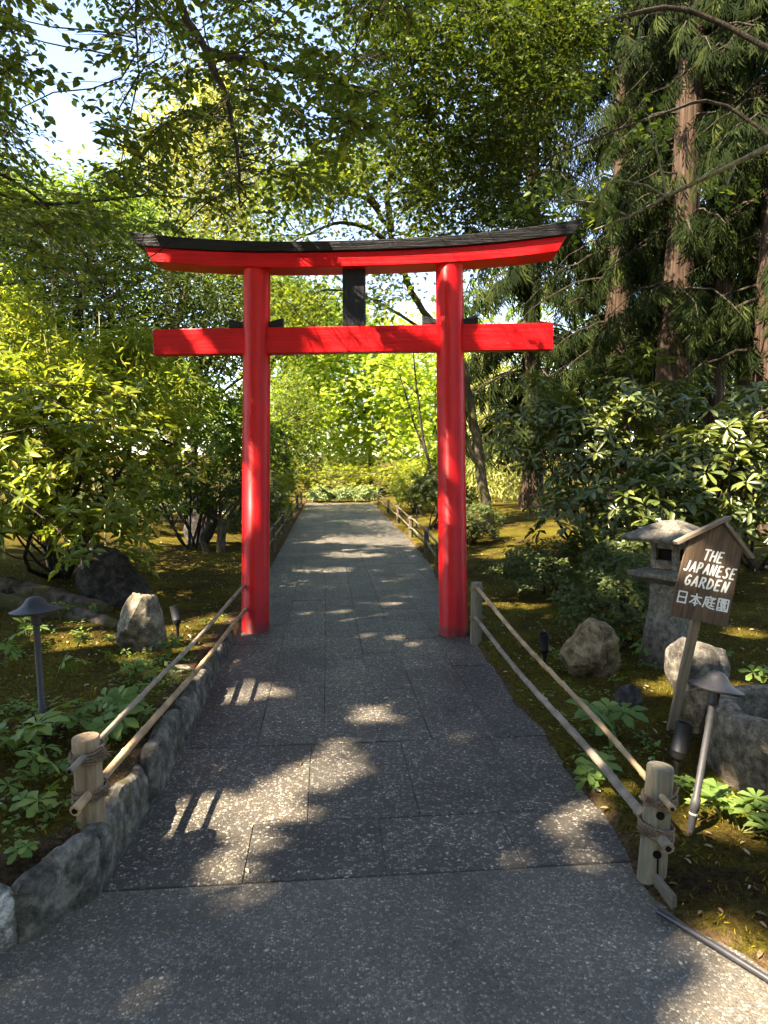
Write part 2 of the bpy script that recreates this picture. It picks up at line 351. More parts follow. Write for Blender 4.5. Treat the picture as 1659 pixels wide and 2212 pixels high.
M['black'] = black_paint('black_paint', False)
M['blackv'] = black_paint('black_strut_paint', True)

def wood(name, dark, light, sc=26, axis=2, ring=0.0, bstr=0.4):
    m, nt, N, L, B = nmat(name)
    s = [1, 1, 1]; s[axis] = 0.06
    v = coords(N, L, 'Object', tuple(s))
    n1 = texnoise(N, L, sc, 8, 0.65, v, 0.8); n2 = texnoise(N, L, 3.0, 4, 0.6, coords(N, L))
    w = N.new('ShaderNodeTexWave'); w.wave_type = 'BANDS'; w.bands_direction = 'X'; w.inputs['Scale'].default_value = sc * 0.35
    w.inputs['Distortion'].default_value = 6.0; w.inputs['Detail'].default_value = 3; w.inputs['Detail Scale'].default_value = 1.2; L.new(v, w.inputs['Vector'])
    f = mixc(N, L, ring, n1.outputs['Color'], w.outputs['Color'])
    r = ramp(N, [(0.36, dark), (0.64, light)]); L.new(f, r.inputs[0])
    r2 = ramp(N, [(0.3, (0.7, 0.72, 0.74)), (0.7, (1.15, 1.1, 1.05))]); L.new(n2.outputs[0], r2.inputs[0])
    c = mixc(N, L, 1.0, r.outputs[0], r2.outputs[0], 'MULTIPLY')
    L.new(c, B.inputs['Base Color']); B.inputs['Roughness'].default_value = 0.8; B.inputs['Specular IOR Level'].default_value = 0.25
    bump(N, L, B, f, bstr, 0.005); return m
M['postwood'] = wood('post_wood', (0.15, 0.105, 0.06), (0.36, 0.27, 0.17), 40)
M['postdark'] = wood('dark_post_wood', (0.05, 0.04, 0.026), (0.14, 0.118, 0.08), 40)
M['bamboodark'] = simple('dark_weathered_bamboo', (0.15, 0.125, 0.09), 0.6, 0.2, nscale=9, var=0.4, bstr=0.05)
M['postgrey'] = wood('grey_post_wood', (0.10, 0.085, 0.055), (0.27, 0.24, 0.165), 40)
M['board'] = wood('sign_board', (0.055, 0.036, 0.022), (0.16, 0.108, 0.07), 55, 2, 0.0)
M['boardtrim'] = wood('sign_trim', (0.13, 0.095, 0.068), (0.27, 0.21, 0.16), 40, 0)
M['stake'] = wood('sign_stake', (0.12, 0.09, 0.055), (0.28, 0.22, 0.14), 40, 2)
M['edging'] = wood('edging_wood', (0.07, 0.055, 0.035), (0.2, 0.17, 0.12), 40, 0)
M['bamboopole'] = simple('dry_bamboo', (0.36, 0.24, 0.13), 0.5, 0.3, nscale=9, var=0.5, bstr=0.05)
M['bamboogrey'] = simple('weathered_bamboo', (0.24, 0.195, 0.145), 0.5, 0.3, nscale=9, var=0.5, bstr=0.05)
M['rope'] = simple('palm_rope', (0.21, 0.15, 0.10), 0.95, 0.1, nscale=150, var=0.5, bstr=0.8)
M['metal'] = simple('dark_lamp_metal', (0.03, 0.03, 0.031), 0.55, 0.4, nscale=60, var=0.3)
M['metalblk'] = simple('black_lamp_metal', (0.012, 0.012, 0.013), 0.5, 0.4, nscale=60, var=0.2)
M['glass'] = simple('lamp_glass', (0.02, 0.02, 0.022), 0.08, 0.6, bstr=0.0)
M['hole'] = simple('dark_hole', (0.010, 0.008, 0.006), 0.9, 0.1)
M['white'] = simple('white_letter_paint', (0.82, 0.83, 0.76), 0.6, 0.3, nscale=80, var=0.06, bstr=0.1)
M['pipe'] = simple('black_pipe', (0.03, 0.03, 0.032), 0.35, 0.5, bstr=0.05)
M['rail'] = simple('pale_rail', (0.22, 0.22, 0.2), 0.6, 0.3)
M['pond'] = simple('water', (0.02, 0.03, 0.025), 0.05, 0.5, nscale=3, bstr=0.15)

# ------------------------------------------------------------------ terrain
def sstep(t): t = np.clip(t, 0, 1); return t * t * (3 - 2 * t)
def fbm(x, y, seed=0, oct=4):
    r = np.random.default_rng(seed); out = 0; a = 1.0; f = 0.9
    for _ in range(oct):
        ph = r.uniform(0, 6.28, 6); an = r.uniform(0, 6.28, 3)
        for k in range(3):
            out = out + a * np.sin((x * np.cos(an[k]) + y * np.sin(an[k])) * f * (1 + 0.35 * k) + ph[k]) / 3
        a *= 0.5; f *= 2.1
    return out
def right_edge(y): return np.interp(y, [2.2, 5.9, 9, 12, 17, 27], [1.20, 1.30, 1.55, 1.72, 1.80, 1.90])
def bed_s(x, y):
    n1 = 0.025 * fbm(x * 2.5, y * 2.5, 3) + 0.018 * fbm(x * 13, y * 13, 5)
    sl_ = np.minimum(-0.875 - x, (x + 0.75) * -0.57 + (y - 2.33) * 0.82 - 0.15)
    sr = np.minimum(x - right_edge(y), (x - 1.18) * 0.86 + (y - 2.13) * 0.51) + n1
    sb = -14 - y; sf = y - 27.6
    return np.maximum(np.maximum(sl_, sr), np.maximum(sb, sf))
def hgt(x, y):
    x = np.asarray(x, float); y = np.asarray(y, float)
    left = 0.17 * (1 - 0.75 * sstep((y - 4.4) / 3.0)) + 0.30 * sstep((-x - 1.2) / 4.0) + 0.04
    right = 0.03 + 0.22 * sstep((x - 1.8) / 4.0)
    top = np.where(x < 0.2, left, right) + 0.022 * fbm(x * 2.2, y * 2.2, 1) + 0.012 * fbm(x * 7, y * 7, 2) + 0.007 * fbm(x * 21, y * 21, 4, 2)
    top = np.where(y < -6, 0.03, top)
    far = sstep((np.hypot(x, y - 8) - 45) / 60)
    top = top + far * 3.0
    w = np.where(x < 0.2, 0.05, 0.13)
    t = sstep(bed_s(x, y) / w + 0.5)
    return -0.06 + t * (top + 0.06)
def axis(a, b, d, far):
    core = np.arange(a, b + d / 2, d); k = d; lo = [a]; hi = [core[-1]]
    while lo[-1] > -far: k *= 1.22; lo.append(lo[-1] - k)
    k = d
    while hi[-1] < far: k *= 1.22; hi.append(hi[-1] + k)
    return np.concatenate([np.array(lo[1:])[::-1], core, np.array(hi[1:])])
gx, gy = axis(-4.6, 5.2, 0.05, 400), axis(1.4, 13, 0.05, 400)
GX, GY = np.meshgrid(gx, gy)
V = np.stack([GX, GY, hgt(GX, GY)], -1).reshape(-1, 3)
nx, ny = len(gx), len(gy)
i = (np.arange(ny - 1)[:, None] * nx + np.arange(nx - 1)[None]).ravel()
ground = link('ground', np_mesh('ground', V, quads=np.stack([i, i + 1, i + nx + 1, i + nx], 1), smooth=True), M['moss'])
_sa = ground.data.attributes.new('soil', 'FLOAT', 'POINT'); _s = bed_s(V[:, 0], V[:, 1]); _sa.data.foreach_set('value', (0.55 * np.clip(1 - np.abs(_s) / 0.16, 0, 1) + 0.35 * np.clip(1 - np.abs(_s) / 0.5, 0, 1) * (V[:, 0] < 0)).astype(np.float32))
tag(ground, 'mossy brown ground on both sides of the path', kind='structure')

plaza = MB().add([(-9, -13.8, 0), (7, -13.8, 0), (7, 2.41, 0), (-9, 2.41, 0)], [(0, 1, 2, 3)]).build('plaza', M['plaza'])
fc = MB().add([(-16, -13.6, .004), (14, -13.6, .004), (14, -3.2, .004), (-16, -3.2, .004)], [(0, 1, 2, 3)]).build('bounce_ground', simple('bounce_sand', (0.55, 0.45, 0.27), .95, .1, nscale=70))  # added out of view as a warm bright surface for the pillars to reflect
tag(fc, 'unseen pale sandy sheet behind the viewer, added to reflect light onto the pillars', kind='structure')
tag(plaza, 'dark pebbled concrete pavement in front of the path', kind='structure')
path = MB().add([(-0.92, 2.4, -0.003), (2.15, 2.4, -0.003), (2.15, 27.6, -0.003), (-0.92, 27.6, -0.003)], [(0, 1, 2, 3)]).build('path', M['joint'])
tag(path, 'dark pebbled paver path running through the gate', kind='structure')
def paver(x0, x1, y0, y1):
    g = 0.0016; j = RNG.normal(0, 0.0012)
    v = [(x0 + g, y0 + g), (x1 - g, y0 + g), (x1 - g, y1 - g), (x0 + g, y1 - g)]
    v = [(a + RNG.normal(0, 0.0015), b + RNG.normal(0, 0.0015)) for a, b in v]
    b = 0.002; zt = 0.002 + j
    c = ((x0 + x1) / 2, (y0 + y1) / 2)
    top = [(a - math.copysign(b, a - c[0]), d - math.copysign(b, d - c[1]), zt) for a, d in v]
    mid = [(a, d, zt - b) for a, d in v]; bot = [(a, d, -0.03) for a, d in v]
    F = [(0, 1, 2, 3)]
    for k in range(4):
        n = (k + 1) % 4; F += [(4 + k, 4 + n, n, k), (8 + k, 8 + n, 4 + n, 4 + k)]
    return MB().add(top + mid + bot, F).build('paver', M['paver'], path)
for a, b in zip([-0.86, -0.33, 0.228, 0.78], [-0.33, 0.228, 0.78, 1.45]): paver(a, b, 2.42, 2.83)
for a, b in zip([-0.86, -0.094, 0.42, 0.95], [-0.094, 0.42, 0.95, 1.45]): paver(a, b, 2.83, 3.64 if a < -0.5 else 3.64 + 0.0)
cols = [-0.88, -0.404, -0.02, 0.30, 0.608, 1.0, 1.40, 1.78, 2.12]
for a, b in zip(cols[:-1], cols[1:]):
    y = 3.64 - 0.0; first = True
    while y < 27.5:
        Lp = RNG.choice([0.55, 0.7, 0.9, 1.1]) * (0.6 if first else 1); first = False
        e = min(27.55, y + Lp)
        if not (a > 1.35 and e < 5.6) and not (a > 1.7 and e < 10): paver(a, b, y, e)
        y = e

# ------------------------------------------------------------------ leaves
T_LEAF = (np.array([(0, 0, 0), (.30, .46, .10), (.68, .38, .08), (1, 0, -.10), (.68, -.38, .08), (.30, -.46, .10), (0.5, 0, 0.0)]),
          np.array([(0, 6, 2, 1), (6, 3, 2, 2)])[:0], None)
def tmpl(kind):
    if kind == 'leaf':      # folded oval leaf
        v = [(0, 0, 0), (.28, .45, .10), (.68, .38, .07), (1, 0, -.10), (.68, -.38, .07), (.28, -.45, .10)]
        return np.array(v), np.array([(0, 3, 2, 1), (0, 5, 4, 3)])
    if kind == 'obov':      # widest past the middle
        v = [(0, 0, 0), (.40, .36, .06), (.76, .46, .05), (1, 0, -.12), (.76, -.46, .05), (.40, -.36, .06)]
        return np.array(v), np.array([(0, 3, 2, 1), (0, 5, 4, 3)])
    if kind == 'frond':     # conifer spray: a spine with side twigs
        V, Q = [], []
        def blade(b, d, ln, w, dz):
            b = np.array(b); d = np.array(d) / np.linalg.norm(d); s = np.array([-d[1], d[0], 0])
            k = len(V); V.extend([b, b + d * ln * .5 + s * w + (0, 0, .01), b + d * ln + (0, 0, dz), b + d * ln * .5 - s * w + (0, 0, .01)])
            Q.append((k, k + 3, k + 2, k + 1))
        blade((0, 0, 0), (1, 0, 0), 1.0, .03, -.2)
        for t, ln, aa in ((.12, .5, .7), (.34, .52, .45), (.58, .42, .5)):
            for sg in (1, -1):
                blade((t + (0.08 if sg < 0 else 0), 0, -.2 * t), (1, sg * aa, -.25 * aa), ln * (1.15 if sg > 0 else .85), .042, -.16)
        return np.array(V), np.array(Q)
    if kind == 'whorl':     # a twig tip with five small leaves
        V, Q = [], []
        for a in (-1.1, -.5, 0, .55, 1.15):
            d = np.array([math.cos(a), math.sin(a), -.1]); s = np.array([-d[1], d[0], 0]); k = len(V); l = 1 - .12 * abs(a)
            V.extend([d * 0.1, d * l * .55 + s * .17 + (0, 0, .05), d * l, d * l * .55 - s * .17 + (0, 0, .05)]); Q.append((k, k + 3, k + 2, k + 1))
        return np.array(V), np.array(Q)
TM = {k: tmpl(k) for k in ('leaf', 'obov', 'frond', 'whorl')}
def unit(v): return v / (np.linalg.norm(v, axis=-1, keepdims=True) + 1e-9)
def frame(ax, nr):
    ax = unit(ax); sd = unit(np.cross(nr, ax)); nr = np.cross(ax, sd); return ax, sd, nr
def leaf_mass(name, P, ax, nr, Ln, wr, kind, mat, parent, base=(0, 0, 0), stuff=True):
    t, q = TM[kind]; ax, sd, nr = frame(ax, nr); n = len(P)
    Ln = np.broadcast_to(Ln, (n,)); wr = np.broadcast_to(wr, (n,))
    V = (P[:, None] - np.array(base) + Ln[:, None, None] * (t[None, :, 0, None] * ax[:, None] + (t[None, :, 1] * wr[:, None])[..., None] * sd[:, None] + t[None, :, 2, None] * nr[:, None])).reshape(-1, 3)
    Q = (q[None] + (np.arange(n) * len(t))[:, None, None]).reshape(-1, 4)
    rnd = np.repeat(RNG.random(n), len(t))
    o = link(name, np_mesh(name, V, quads=Q, rnd=rnd), mat, parent)
    if stuff: o['kind'] = 'stuff'
    return o
_lm = {}
def leaf_objects(P, ax, nr, Ln, wr, kind, mat, parent, base=(0, 0, 0), name='leaf'):
    key = (kind, mat.name, round(float(wr), 3))
    if key not in _lm:
        t, q = TM[kind]; v = t.copy(); v[:, 1] *= wr
        me = np_mesh(name, v, quads=q, rnd=np.zeros(len(v))); me.materials.append(mat); _lm[key] = me
    ax, sd, nr = frame(ax, nr); Ln = np.broadcast_to(Ln, (len(P),))
    for k in range(len(P)):
        o = bpy.data.objects.new(name, _lm[key]); COL.objects.link(o); o.parent = parent
        m = Matrix.Identity(4)
        for r_ in range(3):
            m[r_][0], m[r_][1], m[r_][2] = ax[k][r_] * Ln[k], sd[k][r_] * Ln[k], nr[k][r_] * Ln[k]
            m[r_][3] = P[k][r_] - base[r_]
        o.matrix_local = m
def leaves(P, ax, nr, Ln, wr, kind, mat, parent, base, single=0, mass='leaf_mass', only=None):
    """the nearest ones as leaves of their own, the rest joined"""
    Ln = np.broadcast_to(Ln, (len(P),)).copy()
    if single:
        px, py, d = project(P)
        vis = (px > -20) & (px < 1680) & (py > -20) & (py < 2230) & (d > 0.5)
        sc = np.where(vis, d / Ln, 1e9); idx = np.argsort(sc)[:min(single, int(vis.sum()))]
        m = np.ones(len(P), bool); m[idx] = False
        leaf_objects(P[idx], ax[idx], nr[idx], Ln[idx], float(np.mean(wr)), kind, mat, parent, base)
        P, ax, nr, Ln = P[m], ax[m], nr[m], Ln[m]
    if len(P): leaf_mass(mass, P, ax, nr, Ln, float(np.mean(wr)), kind, mat, parent, base)
def rv(n, s=1.0): return RNG.normal(0, s, (n, 3))

# gaps in the canopy that let the sun through, given as where the sun reaches the paving, moss and gate
def in_poly(px, py, poly):
    poly = np.asarray(poly, float); c = np.zeros(px.shape, bool); n = len(poly); j = n - 1
    for k in range(n):
        xi, yi = poly[k]; xj, yj = poly[j]
        c ^= ((yi > py) != (yj > py)) & (px < (xj - xi) * (py - yi) / (yj - yi + 1e-12) + xi); j = k
    return c
def ell(x, y, a, b, n=14): return [(x + a * math.cos(t), y + b * math.sin(t)) for t in np.linspace(0, 2 * math.pi, n, endpoint=False)]
SUN_GROUND = [([(390, 1785), (430, 1835), (500, 1862), (520, 1805), (668, 1790), (640, 1755), (580, 1745), (690, 1700), (860, 1668), (830, 1625), (720, 1605), (650, 1640), (520, 1690), (440, 1745)], 0),
    ([(715, 1585), (745, 1550), (800, 1520), (868, 1526), (872, 1560), (790, 1570)], 0), ([(505, 1510), (525, 1470), (580, 1462), (590, 1495), (545, 1525)], 0),
    (ell(430, 1678, 40, 18), 0), (ell(505, 1895, 100, 12), 0), (ell(810, 1377, 26, 7), 0), (ell(893, 1391, 26, 8), 0), (ell(742, 1328, 38, 8), 0), (ell(858, 1303, 26, 6), 0), (ell(705, 1437, 25, 8), 0),
    ([(1640, 2300), (1630, 2160), (1670, 2100), (1850, 2080), (2400, 2300), (1800, 2700), (1680, 2400)], 0), (ell(1475, 2085, 50, 35), 0), (ell(1430, 2170, 40, 30), 0),
    (ell(1250, 1800, 45, 60), 0), (ell(1530, 1785, 75, 45), 0.02), (ell(1310, 1715, 45, 28), 0.02), (ell(1460, 1690, 50, 25), 0.03), (ell(1600, 1690, 60, 50), 0.2), (ell(1430, 1475, 60, 14), 0.1), (ell(1590, 1990, 70, 40), 0.02), (ell(1240, 1830, 40, 20), 0),
    (ell(1100, 1300, 60, 12), 0.05), (ell(1600, 1350, 60, 12), 0.2), (ell(1620, 1460, 40, 25), 0.2), (ell(1090, 1200, 60, 10), 0.05),
    (ell(110, 1395, 55, 13), 0.22), (ell(230, 1375, 45, 14), 0.22), (ell(300, 1430, 60, 10), 0.2), (ell(60, 1545, 50, 14), 0.2), (ell(260, 1520, 55, 14), 0.2), (ell(420, 1390, 60, 18), 0.15), (ell(470, 1335, 50, 12), 0.13), (ell(380, 1470, 40, 10), 0.15), (ell(160, 1340, 40, 12), 0.3), (ell(300, 1310, 35, 30), 0.45),
    (ell(400, 1250, 60, 5), 0.1), (ell(470, 1215, 45, 5), 0.1), (ell(350, 1280, 30, 4), 0.15), (ell(200, 1595, 30, 14), 0.5), (ell(330, 1640, 25, 12), 0.2), (ell(690, 1230, 60, 5), 0), (ell(760, 1200, 60, 4), 0)]
_T0 = np.array([0.251, 6.134, 0.0]); _TA = R(-9.5); _TU = np.array([math.cos(_TA), math.sin(_TA), 0]); _TN = np.array([-math.sin(_TA), math.cos(_TA), 0])
SUN_GATE = [[(-2.1, 3.75), (-1.85, 3.75), (-1.68, 3.45), (-1.8, 3.35), (-2.0, 3.4)], [(-1.9, 2.9), (-1.35, 2.9), (-1.15, 2.62), (-1.9, 2.62)], [(0.3, 3.62), (1.0, 3.62), (1.0, 3.38), (0.15, 3.38)],
            [(1.05, 3.6), (1.95, 3.75), (1.85, 3.4), (1.3, 3.38)], [(1.05, 2.9), (1.4, 2.9), (1.65, 2.62), (1.2, 2.62)], [(0.55, 2.9), (0.75, 2.9), (0.85, 2.7), (0.68, 2.7)], [(0.8, 0.6), (0.85, 0.25), (1.05, 0.02), (0.8, -0.02)], [(-2, 3.9), (-0.2, 3.9), (-0.2, 3.62), (-2, 3.75)], [(-1.12, 1.95), (-0.86, 1.85), (-0.84, .75), (-1.0, .5), (-1.12, .7)], [(.76, 1.9), (1.0, 1.8), (1.04, .8), (.95, .5), (.78, .7)]]
_hp = [(gnd([p[0] for p in po], [p[1] for p in po], z)[:, :2], z) for po, z in SUN_GROUND]
_hp = [((q - q.mean(0)) * (0.92 if k < 2 else 1.05) + q.mean(0), z) for k, (q, z) in enumerate(_hp)]
_hp += [(np.array(ell(x, y, a, b)), z) for x, y, z, a, b in [(-3.7, 8.7, 2.5, 1.0, .7), (-2.5, 7.6, 2.0, .45, .3), (-4.6, 9.6, 3.2, 1.2, .7), (-2.2, 8.0, 2.2, .4, .35), (-2.6, 6.7, 1.1, .35, .2), (-3.3, 7.1, 1.7, .35, .25),
    (3.5, 6.5, 1.0, .28, .2), (2.95, 7.1, .8, .2, .2), (4.2, 6.5, 1.3, .3, .2), (3.4, 8.1, 1.9, .25, .2), (4.7, 6.5, 1.6, .3, .2), (2.6, 7.2, .5, .3, .22), (2.5, 5.3, .5, .2, .15), (3.1, 6.3, .8, .25, .2), (4.0, 8.2, 2.3, .3, .3), (3.2, 6.9, .9, .35, .25), (4.4, 7.0, 1.7, .3, .25), (5.2, 7.0, 1.6, .3, .3), (3.6, 8.3, 2.4, .3, .25), (-3.0, 7.1, 1.4, .55, .35), (-2.3, 6.8, .95, .4, .25), (-4.0, 7.5, 1.9, .6, .35), (-2.3, 11.1, 2.6, .8, .5), (-1.7, 11.4, 2.0, .5, .4), (2.35, 4.0, .5, .2, .15), (2.55, 4.65, 1.15, .2, .14)]]
def sun_gap(P, pad=0.0):
    """True where something at P would shade a sunlit patch"""
    out = np.zeros(len(P), bool)
    offs = [(0, 0)] if pad == 0 else [(0, 0), (pad, 0), (-pad, 0), (0, pad), (0, -pad)]
    for po, z in _hp:
        t = (P[:, 2] - z) / -SUN_DIR[2]; q = P + SUN_DIR * t[:, None]
        for dx, dy in offs: out |= in_poly(q[:, 0] + dx, q[:, 1] + dy, po) & (t > 0.8)
    o = _T0 - _TN * 0.12
    t = ((o - P) @ _TN) / (SUN_DIR @ _TN); q = P + SUN_DIR * t[:, None]
    u, z = (q - o) @ _TU, q[:, 2]
    for po in SUN_GATE:
        for dx, dy in offs: out |= in_poly(u + dx, z + dy, po) & (t > 0.3)
    return out
def shadowed(P):   # where a point's shadow falls on the ground
    return P + SUN_DIR * (P[:, 2] / -SUN_DIR[2])[:, None]

def limb(p0, p1, r0, r1, bend=0.12, segs=7, seed=0, sag=0.0):
    r = np.random.default_rng(seed); p0 = np.array(p0, float); p1 = np.array(p1, float); L_ = np.linalg.norm(p1 - p0)
    t = np.linspace(0, 1, segs + 1); pts = p0 + (p1 - p0) * t[:, None]
    w = r.normal(0, 1, (2, 3)); pts += (np.sin(math.pi * t)[:, None] * w[0] + np.sin(2 * math.pi * t)[:, None] * w[1] * .5) * bend * L_ * .5
    pts[:, 2] += sag * L_ * np.sin(math.pi * t)
    return pts, r0 + (r1 - r0) * t

# ------------------------------------------------------------------ torii gate
def build_gate():
    g = thing('torii_gate', 'large red wooden gate with black curved top beam standing over the path', 'gate', tuple(_T0), (0, 0, _TA))
    for s in (-1, 1):
        n, z = 40, np.array([0, .03, .5, 1, 1.5, 2, 2.5, 3, 3.43])
        ang = np.arange(n) * 2 * math.pi / n; Vv = []
        for zz in z:
            f = zz / 3.43; r = 0.135 - 0.011 * f - (0.004 if zz == 0 else 0)
            Vv.append(np.stack([s * (0.957 - 0.064 * f) + r * np.cos(ang), r * np.sin(ang), np.full(n, zz)], 1))
        m = len(z); F = [(a * n + k, a * n + (k + 1) % n, (a + 1) * n + (k + 1) % n, (a + 1) * n + k) for a in range(m - 1) for k in range(n)]
        o = MB().add(np.concatenate(Vv), F).build('pillar', M['redpillar'], g, smooth=True)
    def curved(name, mat, hl_top, hl_bot, zt, zb, dep_t, dep_b, rise_t, rise_b, p=2.4, n=33):
        Vv, F = [], []
        for k in range(n):
            t = -1 + 2 * k / (n - 1)
            for (hl, zz, rs, dd) in ((hl_bot, zb, rise_b, dep_b), (hl_top, zt, rise_t, dep_t)):
                for sd in (-1, 1): Vv.append((hl * t, sd * dd, zz + rs * abs(t) ** p))
            if k:
                a, b = (k - 1) * 4, k * 4
                F += [(a, b, b + 2, a + 2), (a + 1, a + 3, b + 3, b + 1), (a, a + 1, b + 1, b), (a + 2, b + 2, b + 3, a + 3)]
        F += [(0, 2, 3, 1), (4 * n - 4, 4 * n - 3, 4 * n - 1, 4 * n - 2)]
        return MB().add(Vv, F).build(name, mat, g, smooth=True, bevel=0.006)
    curved('lower_lintel', M['redbeam'], 1.92, 1.84, 3.522, 3.392, 0.135, 0.135, 0.095, 0.085)
    curved('top_lintel', M['black'], 2.05, 1.97, 3.605, 3.5225, 0.185, 0.165, 0.135, 0.096)
    MB().box((-0.03, 0, 2.761), (3.72, 0.11, 0.238)).build('tie_beam', M['redbeam'], g, bevel=0.006)
    MB().box((0.02, 0, 3.140), (0.205, 0.10, 0.515)).build('centre_strut', M['blackv'], g, bevel=0.005)
    for s in (-1, 1):
        c = s * (0.957 - 0.064 * 2.9 / 3.43)
        for e in (-1, 1):
            x0, x1 = c + e * 0.10, c + e * 0.255
            v = [(x0, -.04, 2.882), (x1, -.04, 2.882), (x1, .04, 2.882), (x0, .04, 2.882), (x0, -.04, 2.925), (x1, -.04, 2.968), (x1, .04, 2.968), (x0, .04, 2.925)]
            F = [(0, 1, 5, 4), (1, 2, 6, 5), (2, 3, 7, 6), (3, 0, 4, 7), (4, 5, 6, 7), (3, 2, 1, 0)]
            MB().add(v, F).build('wedge', M['black'], g, bevel=0.004)
build_gate()

# ------------------------------------------------------------------ rocks
def rock_mesh(name, seed, size, planes=11, rough=0.06, sub=4, cuts=()):
    bm = bmesh.new(); bmesh.ops.create_icosphere(bm, subdivisions=sub, radius=1.0)
    r = np.random.default_rng(seed); nn = unit(r.normal(0, 1, (planes, 3))); dd = r.uniform(0.62, 0.9, planes)
    for n_, d_ in cuts: nn = np.vstack([nn, unit(np.array(n_, float))]); dd = np.append(dd, d_)
    for v in bm.verts:
        d = np.array(v.co); c = nn @ d; k = np.where(c > 0.05, dd / np.maximum(c, 1e-3), 9).min(); k = min(k, 1.0)
        p = d * k; q = Vector(p * 2.2 + seed * 3.1)
        k2 = 1 + rough * (1.6 * noise.fractal(q, 1.0, 2.1, 5) + 0.7 * noise.fractal(q * 5, 0.9, 2.2, 4))
        v.co = Vector(p * k2 * np.array(size))
    me = bpy.data.meshes.new(name); bm.to_mesh(me); bm.free()
    me.polygons.foreach_set('use_smooth', [True] * len(me.polygons)); me.update(); me.set_sharp_from_angle(angle=R(30)); return me
def rock(label, x, y, size, seed, mat, rot=(0, 0, 0), sink=0.25, **k):
    o = link('rock', rock_mesh('rock', seed, size, **k), M[mat]); z = float(hgt(x, y))
    o.location = (x, y, z + size[2] * (1 - sink * 2) * 0.9); o.rotation_euler = rot
    return tag(o, label, 'rock', 'garden rocks')
rock('pale angular rock with sunlit left face on the moss left of the gate', -1.42, 5.05, (0.2, 0.18, 0.30), 4, 'rock', (0, 0.0, 0.3), 0.14, cuts=(((-.75, -.25, .6), 0.62), ((.85, -.25, .35), .7), ((0.15, -1, .1), .7), ((0, 0, 1), .86)))
rock('dark slab of rock leaning behind the pale rock, under the spotted shrub', -2.25, 6.95, (0.55, 0.2, 0.34), 11, 'rockdark', (0.1, 0.62, -0.1), 0.16, rough=.09, cuts=(((0.2, -1, .3), .62), ((-.6, -.5, .8), .7)))
rock('dark upright boulder beside the small twisted trunk left of the path', -2.35, 12.4, (0.3, 0.26, 0.55), 17, 'rockdark', (0, 0.12, 0.3), 0.15)
rock('mossy brown boulder farthest back on the left near the pale railing', -3.1, 16.2, (0.5, 0.4, 0.5), 21, 'rockwarm', (0, 0.1, 0.3), 0.2)
rock('brown crusted rock with dark top beside the small spotlight right of the path', 2.0, 4.62, (0.27, 0.22, 0.25), 8, 'rockwarm', (0.05, 0, 0.5), 0.14, cuts=(((-.5, -.75, .3), .66), ((.9, -.4, .2), .6)))
rock('small dark pointed rock behind the leafy plant right of the path', 1.95, 3.95, (0.09, 0.09, 0.11), 33, 'rockdark', (0, 0.2, 0.2), 0.2)
rock('large grey rock with pale crest behind the sign stake', 2.44, 4.02, (0.23, 0.2, 0.29), 40, 'rockgrey', (0, 0, 0.4), 0.2)
rock('pitted brown rock at the foot of the sign stake', 2.22, 3.62, (0.17, 0.14, 0.19), 52, 'rockwarm', (0, 0.2, 0.9), 0.2)
rock('low dark stone between the sign stake and the stone basin', 2.42, 3.45, (0.15, 0.12, 0.11), 61, 'rockdark', (0, 0, 0.2), 0.2)
rock('small grey stone lying by the stone basin', 2.28, 3.3, (0.11, 0.09, 0.08), 66, 'rock', (0, 0, 1.2), 0.2)
rock('flat pale stone in the moss beside the left fence', -0.98, 4.3, (0.08, 0.06, 0.04), 71, 'rock', (0, 0, .4), 0.2)

